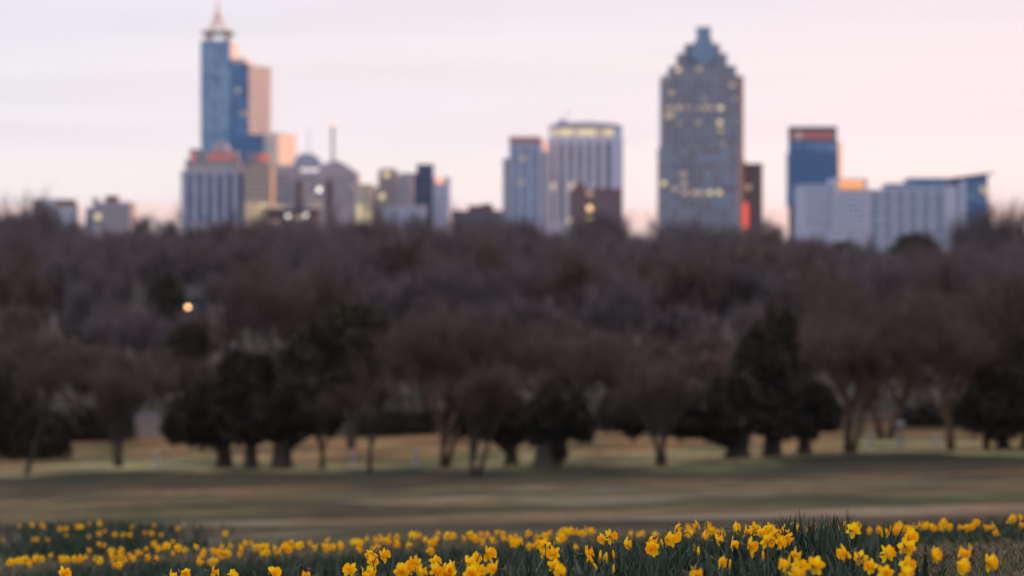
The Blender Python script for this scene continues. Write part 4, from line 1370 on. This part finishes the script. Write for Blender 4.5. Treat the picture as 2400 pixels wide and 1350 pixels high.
FOL = []          # clump centres for foliage: (x, y, height, radius, count)
def daffodil(px, py, lo, hi, label, group, detail, seed, wither=False):
    r = np.random.default_rng(seed)
    h = r.uniform(.25, .32)
    d = solve_d(px, py, lo, hi, h)
    if not detail:
        d = min(hi, max(lo, d + r.uniform(-.5, .5)))
    bx, bz = PX(px, d), PZ(py, d)
    # direction the bloom faces (azimuth from +x, counter-clockwise; camera is at -90 degrees)
    u = r.random()
    if u < .58:
        az = r.normal(R(-14), R(24))
    elif u < .76:
        az = r.normal(R(-70), R(28))
    elif u < .92:
        az = r.normal(R(190), R(22))
    else:
        az = r.normal(R(70), R(30))
    el = r.normal(R(-2), R(14))
    fv = Vector((math.cos(az) * math.cos(el), math.sin(az) * math.cos(el), math.sin(el)))
    ox, oy = r.uniform(-.06, .06), r.uniform(-.05, .05)
    gx, gy = bx + ox, d + oy
    gz = Hf(gx, gy)
    root = empty('daffodil', (gx, gy, gz), label, 'flower', group)
    bl = Vector((bx - gx, d - gy, bz - gz))
    neck = bl - fv * .022
    up = Vector((0, 0, 1))
    k1 = neck - fv * .012 + up * .004
    k2 = neck - fv * .026 - up * .016
    pts = [(0, 0, -.02), tuple(Vector((0, 0, 0)).lerp(k2, .35) + Vector((ox * .15, 0, 0))), tuple(Vector((0, 0, 0)).lerp(k2, .75)), tuple(k2), tuple(k1), tuple(neck + fv * .010)]
    V, Fc = [], []
    tube_geo(V, Fc, pts, [.0036, .0034, .0031, .0028, .0026, .0042], 6)
    mesh_obj('stem', V, Fc, M_STEM, root, smooth=True)
    q = fv.to_track_quat('Z', 'Y').to_matrix().to_4x4()
    sz = r.uniform(.70, .94) * (1 if detail else .95)
    spin = r.uniform(0, 6.28)
    Mh = Matrix.Translation(bl) @ q @ Matrix.Rotation(spin, 4, 'Z') @ Matrix.Scale(sz, 4)
    if wither:
        for k in range(4):
            o = bpy.data.objects.new('petal', WITHER)
            link(o, root)
            o.matrix_local = Mh @ Matrix.Rotation(k * 1.57, 4, 'Z') @ Matrix.Rotation(-1.0, 4, 'Y') @ Matrix.Scale(.7, 4)
        return
    if detail:
        rec = r.uniform(-.15, .35)
        for k in range(6):
            o = bpy.data.objects.new('petal', PETALS[r.integers(5)])
            link(o, root)
            o.matrix_local = Mh @ Matrix.Rotation(k * math.pi / 3 + r.normal() * .08, 4, 'Z') @ Matrix.Translation((0, 0, -.0012 * (k % 2))) @ Matrix.Rotation(-(r.normal() * .16 + rec), 4, 'Y')
    else:
        o = bpy.data.objects.new('petals', PERI[r.integers(6)])
        link(o, root)
        o.matrix_local = Mh
    o = bpy.data.objects.new('trumpet', TRUMPETS[r.integers(4)])
    link(o, root)
    o.matrix_local = Mh
    if detail:
        o = bpy.data.objects.new('spathe', SPATHE)
        link(o, root)
        o.matrix_local = Matrix.Translation(neck) @ (-fv * .6 + up * .5).to_track_quat('Z', 'Y').to_matrix().to_4x4()
        for k in range(4):
            o = bpy.data.objects.new('leaf', LEAVES[r.integers(6)])
            link(o, root)
            lx, ly = r.normal() * .03, r.normal() * .03
            o.location = (lx, ly, Hf(gx + lx, gy + ly) - gz - .02)
            o.rotation_euler = (0, r.normal() * .1, r.uniform(0, 6.28))
            s = (bz - gz) / .30 * r.uniform(.72, 1.12)
            o.scale = (1, 1, s)
    FOL.append((gx, gy, bz - gz, detail))
V, Fc = [], []
for i in range(5):
    t = i / 4
    w = .0042 * math.sin(math.pi * (.15 + .8 * t))
    V += [(-w, 0, t * .024), (0, w * .5, t * .024), (w, 0, t * .024)]
for i in range(4):
    b = i * 3
    Fc += [(b, b + 1, b + 4, b + 3), (b + 1, b + 2, b + 5, b + 4)]
SPATHE = py_mesh('spathe', V, Fc, M_SPATHE)
WITHER = petal_mesh(9, M_WITHER, .03, .007)

A0 = [(590, 625), (1715, 620), (1990, 605), (1590, 642), (2165, 640)]
A6 = [(1090, 430), (1080, 510), (1185, 455), (880, 585), (1050, 600), (1000, 638), (165, 615), (500, 640), (1350, 600), (1410, 570), (1510, 520), (1470, 585), (1530, 605), (1670, 510), (1680, 590), (1770, 562), (1860, 545), (1820, 622),
      (1990, 525), (2045, 478), (2165, 440), (2085, 590), (2015, 622), (2250, 580)]
A12 = [(305, 355), (285, 415), (405, 430), (390, 545), (425, 590), (690, 430), (860, 290), (915, 275), (1050, 335), (1285, 310), (1335, 375), (1535, 180), (1590, 250), (1500, 300), (1750, 155), (1785, 260), (1920, 305),
       (2060, 340), (2075, 190), (2225, 355), (2190, 220), (2290, 200), (2375, 205), (2390, 310), (1940, 500), (1705, 618), (2330, 240), (1440, 290)]
A18 = [(20, 200), (55, 260), (130, 215), (105, 325), (160, 275), (800, 215), (1320, 275), (1300, 370), (240, 440), (205, 540), (290, 555), (440, 550), (740, 425), (870, 475), (980, 555), (1110, 435), (1545, 445), (1305, 530), (1100, 610),
       (1280, 610), (1890, 435), (1805, 545), (2065, 520), (255, 610)]
B0 = [(985, 355), (1040, 410), (1120, 400), (1100, 450), (1040, 470), (1150, 490), (1095, 540), (1200, 445), (1255, 475), (1300, 425), (1355, 385), (1365, 465), (1430, 355), (1475, 382), (1450, 480), (1560, 365), (1605, 320), (1605, 430), (1670, 375),
      (1720, 395), (1820, 375), (1850, 480), (1880, 450), (1900, 410), (2000, 500), (2095, 360), (2140, 360), (2120, 435), (2240, 395), (2260, 450), (2290, 335), (2340, 335), (2390, 375), (95, 510), (165, 500), (225, 490), (305, 475), (390, 485),
      (460, 440), (575, 480), (645, 475), (690, 480), (780, 465), (820, 410), (900, 480), (930, 500), (290, 530), (1990, 410), (2065, 420)]
B6 = [(15, 370), (75, 370), (95, 420), (165, 380), (215, 410), (265, 350), (300, 390), (310, 330), (385, 360), (520, 330), (565, 380), (630, 365), (680, 310), (715, 370), (770, 345), (810, 395), (905, 320), (960, 330), (960, 400), (1025, 290), (1090, 380),
      (1100, 300), (1150, 270), (1180, 310), (1230, 320), (1240, 270), (1310, 280), (1310, 340), (1420, 350), (1465, 260), (1520, 260), (1570, 300), (1620, 330), (1680, 290), (1690, 240), (1780, 265), (1840, 265), (1940, 290), (1990, 260), (2050, 290),
      (2100, 250), (2145, 310), (2190, 250), (2230, 310), (2270, 240), (2300, 290), (2370, 290), (2395, 330), (1630, 410)]
B12 = [(15, 265), (20, 330), (90, 315), (145, 240), (155, 365), (220, 270), (235, 335), (300, 270), (370, 240), (410, 310), (440, 260), (475, 215), (465, 300), (545, 220), (600, 225), (660, 245), (740, 225), (820, 300), (1130, 250), (1210, 240), (1340, 260),
       (1640, 190), (1690, 245), (1835, 175), (1880, 220), (1960, 230), (580, 380)]
B18 = [(240, 180), (290, 190), (420, 172), (435, 195), (540, 195), (640, 195), (700, 250), (720, 185), (830, 175), (970, 215), (1030, 210), (1100, 245), (1150, 205), (1220, 165), (1215, 215), (1250, 215), (1300, 200), (1380, 190), (1420, 175), (1465, 180),
       (1540, 190), (1640, 140), (1640, 180), (1700, 180), (1790, 190), (1860, 190), (1910, 180), (1955, 140), (2040, 190), (2125, 170), (2155, 235), (2310, 105), (2355, 95), (2360, 165), (1675, 330)]
C0 = [(290, 165), (385, 165), (402, 192), (560, 195), (610, 195), (610, 260), (715, 180), (765, 185), (825, 155), (925, 150), (925, 245), (965, 220), (1080, 260), (1155, 255), (1225, 255), (1345, 240), (1420, 240), (1500, 250), (1450, 165), (1225, 180),
      (1655, 200), (2105, 245), (295, 300), (430, 300), (345, 300), (15, 310), (170, 165), (825, 270)]
def conv(x0, L):
    return [(x0 + a / 4, 1190 + b / 4) for a, b in L]
front = conv(0, A0) + conv(600, A6) + conv(1200, A12) + conv(1800, A18)
mid = conv(0, B0) + conv(600, B6) + conv(1200, B12) + conv(1800, B18)
rj = np.random.default_rng(3)
mid += [(px + rj.uniform(-13, 13), py + rj.uniform(-5, 7)) for px, py in mid[::3]]
back = conv(0, C0)
ORD = ['', 'second ', 'third ', 'fourth ', 'fifth ', 'sixth ', 'seventh ', 'eighth ', 'ninth ', 'tenth ', 'eleventh ', 'twelfth ', 'thirteenth ', 'fourteenth ', 'fifteenth ', 'sixteenth ', 'seventeenth ', 'eighteenth ', 'nineteenth ', 'twentieth ',
       'twenty-first ', 'twenty-second ', 'twenty-third ', 'twenty-fourth ', 'twenty-fifth ', 'twenty-sixth ']
def ordinal(i):
    return 'leftmost' if i == 0 else ORD[i] + 'from left'
def label_runs(pts, cuts, fmt):
    out = []
    for a, b, where in cuts:
        run = sorted([p for p in pts if a <= p[0] < b])
        for i, p in enumerate(run):
            out.append((p, fmt.format(ordinal(i), where)))
    return out
sd_ = 1000
for (p, lab) in label_runs(front, [(-50, 700, 'along the bottom edge left of the red withered bloom'), (700, 940, 'in the small front group under the two masts'), (940, 1190, 'in the front bunch at bottom centre'),
                                   (1190, 1400, 'in the front group under the ribbed pale block'), (1400, 1560, 'in front, between ribbed block and stepped tower'), (1560, 1700, 'in front, under the stepped tower'),
                                   (1700, 1860, 'in the dense front bunch right of the stepped tower'), (1860, 2040, 'in front, under the dark blue tower'), (2040, 2160, 'in front, under the long pale building'), (2160, 2450, 'in front, beside the bare grass at right')],
                       'sharp daffodil, {} {}'):
    sd_ += 1
    daffodil(p[0], p[1], 10.2, 15.2, lab, 'sharp daffodils of the front bed', True, sd_)
daffodil(716, 1333, 10.5, 15, 'withered reddish-brown daffodil bloom at the bottom edge left of centre', None, True, 77, wither=True)
BUDS = sorted(conv(1200, [(825, 450), (855, 458), (890, 482), (957, 442), (705, 495), (760, 497), (805, 565), (950, 580), (1415, 332), (1390, 402), (1717, 375), (1752, 415), (2245, 460), (2312, 382), (2356, 455), (2050, 540), (1985, 530)]))
BUD = []
Vb, Fb = [], []
tube_geo(Vb, Fb, [(0, 0, -.006), (0, 0, .004), (0, 0, .018), (0, 0, .032), (0, 0, .040)], [.0022, .0052, .0062, .0042, .0008], 7)
BUD = py_mesh('bud', Vb, Fb, M_PETAL)
for i, (px, py) in enumerate(BUDS):
    rb = np.random.default_rng(700 + i)
    d = solve_d(px, py, 10.6, 15, rb.uniform(.20, .26))
    bx, bz = PX(px, d), PZ(py, d)
    gx = bx + rb.uniform(-.03, .03)
    gz = Hf(gx, d)
    root = empty('daffodil_bud', (gx, d, gz), 'slim closed yellow bud among the front leaves, ' + ordinal(i) + ' of the buds', 'flower bud', 'closed buds in the front bed')
    V, Fc = [], []
    tube_geo(V, Fc, [(0, 0, -.02), ((bx - gx) * .4, 0, (bz - gz) * .5), (bx - gx, 0, bz - gz - .004)], [.0034, .0030, .0024], 6)
    mesh_obj('stem', V, Fc, M_STEM, root, smooth=True)
    o = bpy.data.objects.new('bud', BUD)
    link(o, root)
    o.location = (bx - gx, 0, bz - gz - .016)
    o.rotation_euler = (rb.normal() * .15, rb.normal() * .2, 0)
cols_ = [(-50, 200, 'under the leftmost block'), (200, 330, 'under the grey penthouse block'), (330, 430, 'left of the spired tower'), (430, 560, 'under the spired tower'), (560, 690, 'under the peach building'), (690, 860, 'under the two masts'), (860, 960, 'under the grey-brown building'), (960, 1070, 'under the navy block'), (1070, 1180, 'under the low brown building'), (1180, 1280, 'under the blue-grey tower'),
         (1280, 1460, 'under the ribbed pale block'), (1460, 1740, 'under the stepped tower'), (1740, 1980, 'under the dark blue tower'), (1980, 2230, 'under the long pale building'), (2230, 2450, 'at far right')]
for (p, lab) in label_runs(mid, cols_, 'soft-focus daffodil, {} in middle band {}'):
    sd_ += 1
    daffodil(p[0], p[1], 21.5, 27.5, lab, 'soft-focus daffodils of the middle band', False, sd_)
for (p, lab) in label_runs(back, [(-50, 170, 'at far left'), (170, 260, 'left of the grey penthouse block'), (260, 900, 'below the spired tower')], 'faint daffodil of the farthest patch, {} {}'):
    sd_ += 1
    daffodil(p[0], p[1], 35, 45, lab, 'faint daffodils of the farthest patch', False, sd_)

# ---- strap foliage: too many blades to count
def foliage(name, label, clumps, extra, m, seed, wmul=1.0):
    r = np.random.default_rng(seed)
    V, Fc = [], []
    def blade(x, y, h):
        v, f = leaf_geo(r, x, y, Hf(x, y) - .015, h, r.uniform(.0055, .0105) * wmul, abs(r.normal()) * .28 + .03, r.uniform(0, 6.28))
        b = len(V)
        V.extend(v)
        Fc.extend([tuple(b + i for i in q) for q in f])
    for (x, y, h, n, rad, hm) in clumps:
        for i in range(n):
            blade(x + r.normal() * rad, y + r.normal() * rad, h * r.uniform(.55, 1.0) * hm)
    for (x, y, h) in extra:
        blade(x, y, h)
    o = bpy.data.objects.new(name, np_mesh(name, np.array(V), np.array(Fc), m, 4, True))
    link(o)
    tag(o, label, 'leaves', kind='stuff')
r = np.random.default_rng(11)
fr = [(x, y, h, 13, .085, 1.0) for x, y, h, dt in FOL if dt and y < 18]
ex = []
for i in range(2600):                      # filled-in front bed, thick in the middle and right of it
    d = r.uniform(10.2, 15.6)
    px = r.normal(1640, 330)
    if px > 2180 - (d - 10) * 14 or px < 700:
        continue
    ex.append((PX(px, d), d, r.uniform(.15, .29)))
for i in range(260):                       # upright tips right of the dense bunch
    d = r.uniform(13.4, 15.0)
    ex.append((PX(r.uniform(1830, 1990), d), d, r.uniform(.24, .37)))
foliage('daffodil_leaves', 'dense dark blue-green strap leaves of the sharp front daffodil bed', fr, ex, M_LEAF, 21)
md = [(x, y, h, 14, .14, .72) for x, y, h, dt in FOL if not dt and y < 30]
ex = []
for i in range(5200):
    d = r.uniform(20.5, 27.5)
    px = r.uniform(-60, 2460)
    if px > 1500 and d < 23.3:
        continue
    ex.append((PX(px, d), d, r.uniform(.10, .20)))
foliage('daffodil_leaves', 'blurred band of dark daffodil leaves behind the front bed', md, ex, M_LEAF, 22, 1.0)
bk = [(x, y, h, 30, .30, .7) for x, y, h, dt in FOL if not dt and y >= 30]
ex = []
for i in range(1800):
    d = r.uniform(33, 44)
    px = r.normal(190, 130)
    ex.append((PX(px, d), d, r.uniform(.08, .22)))
foliage('daffodil_leaves', 'farthest blurred patch of daffodil leaves at the left edge of the field', bk, ex, M_LEAF, 23, 1.3)

# ---- short winter turf round the beds
def turf():
    r = np.random.default_rng(90)
    n = 90000
    d = np.exp(r.uniform(math.log(9.5), math.log(34), n))
    px = r.uniform(-120, 2520, n)
    keep = (px > 1950) | (r.random(n) < .55)
    d, px = d[keep], px[keep]
    n = len(d)
    x = PX(px, d)
    z = H(x, d)
    h = r.uniform(.018, .055, n) * (1 + (d > 20) * .3)
    w = r.uniform(.0015, .0035, n) * (d / 13)
    an = r.uniform(0, 6.28, n)
    ln = r.normal(size=(n, 2)) * (h * .7)[:, None]
    P = np.stack([x, d, z - .004], 1)
    t = np.stack([np.cos(an) * w, np.sin(an) * w, np.zeros(n)], 1)
    mid_ = P + np.stack([ln[:, 0] * .35, ln[:, 1] * .35, h * .62], 1)
    tip = P + np.stack([ln[:, 0], ln[:, 1], h], 1)
    V = np.stack([P - t, P + t, mid_ + t * .8, mid_ - t * .8, tip], 1).reshape(-1, 3)
    b = np.arange(n)[:, None] * 5
    Fc = np.concatenate([b + [0, 1, 2], b + [0, 2, 3], b + [3, 2, 4]], 1).reshape(-1, 3)
    mats = [mat('turf_green', (0.0562, 0.0638, 0.0300), 0.8, 0.3, 8.0, coord='Position'), mat('turf_straw', (0.1875, 0.1500, 0.0900), 0.9, 0.3, 8.0, coord='Position'), mat('turf_brown', (0.1125, 0.0788, 0.0562), 0.9, 0.3, 8.0, coord='Position')]
    mi = np.repeat(r.choice(3, n, p=[.5, .24, .26]), 3)
    o = bpy.data.objects.new('turf', np_mesh('turf', V, Fc, mats, 3, mi=mi))
    link(o)
    tag(o, 'short winter grass, part green part straw, round the daffodil beds', 'grass', kind='stuff')
turf()

# ------------------------------------------------------------------ morning air
def haze():
    m = bpy.data.materials.new('morning_haze')
    m.use_nodes = True
    t = m.node_tree
    t.nodes.clear()
    out = N(t, 'ShaderNodeOutputMaterial')
    v = N(t, 'ShaderNodeVolumePrincipled')
    v.inputs['Color'].default_value = (0.80, 0.86, 0.97, 1)
    v.inputs['Density'].default_value = 2.2e-5
    t.links.new(v.outputs[0], out.inputs['Volume'])
    o = box('haze', -5200, 5200, -800, 9200, -25, 190, m)
    tag(o, 'thin pale morning air over the park and city', 'haze', kind='stuff')
haze()
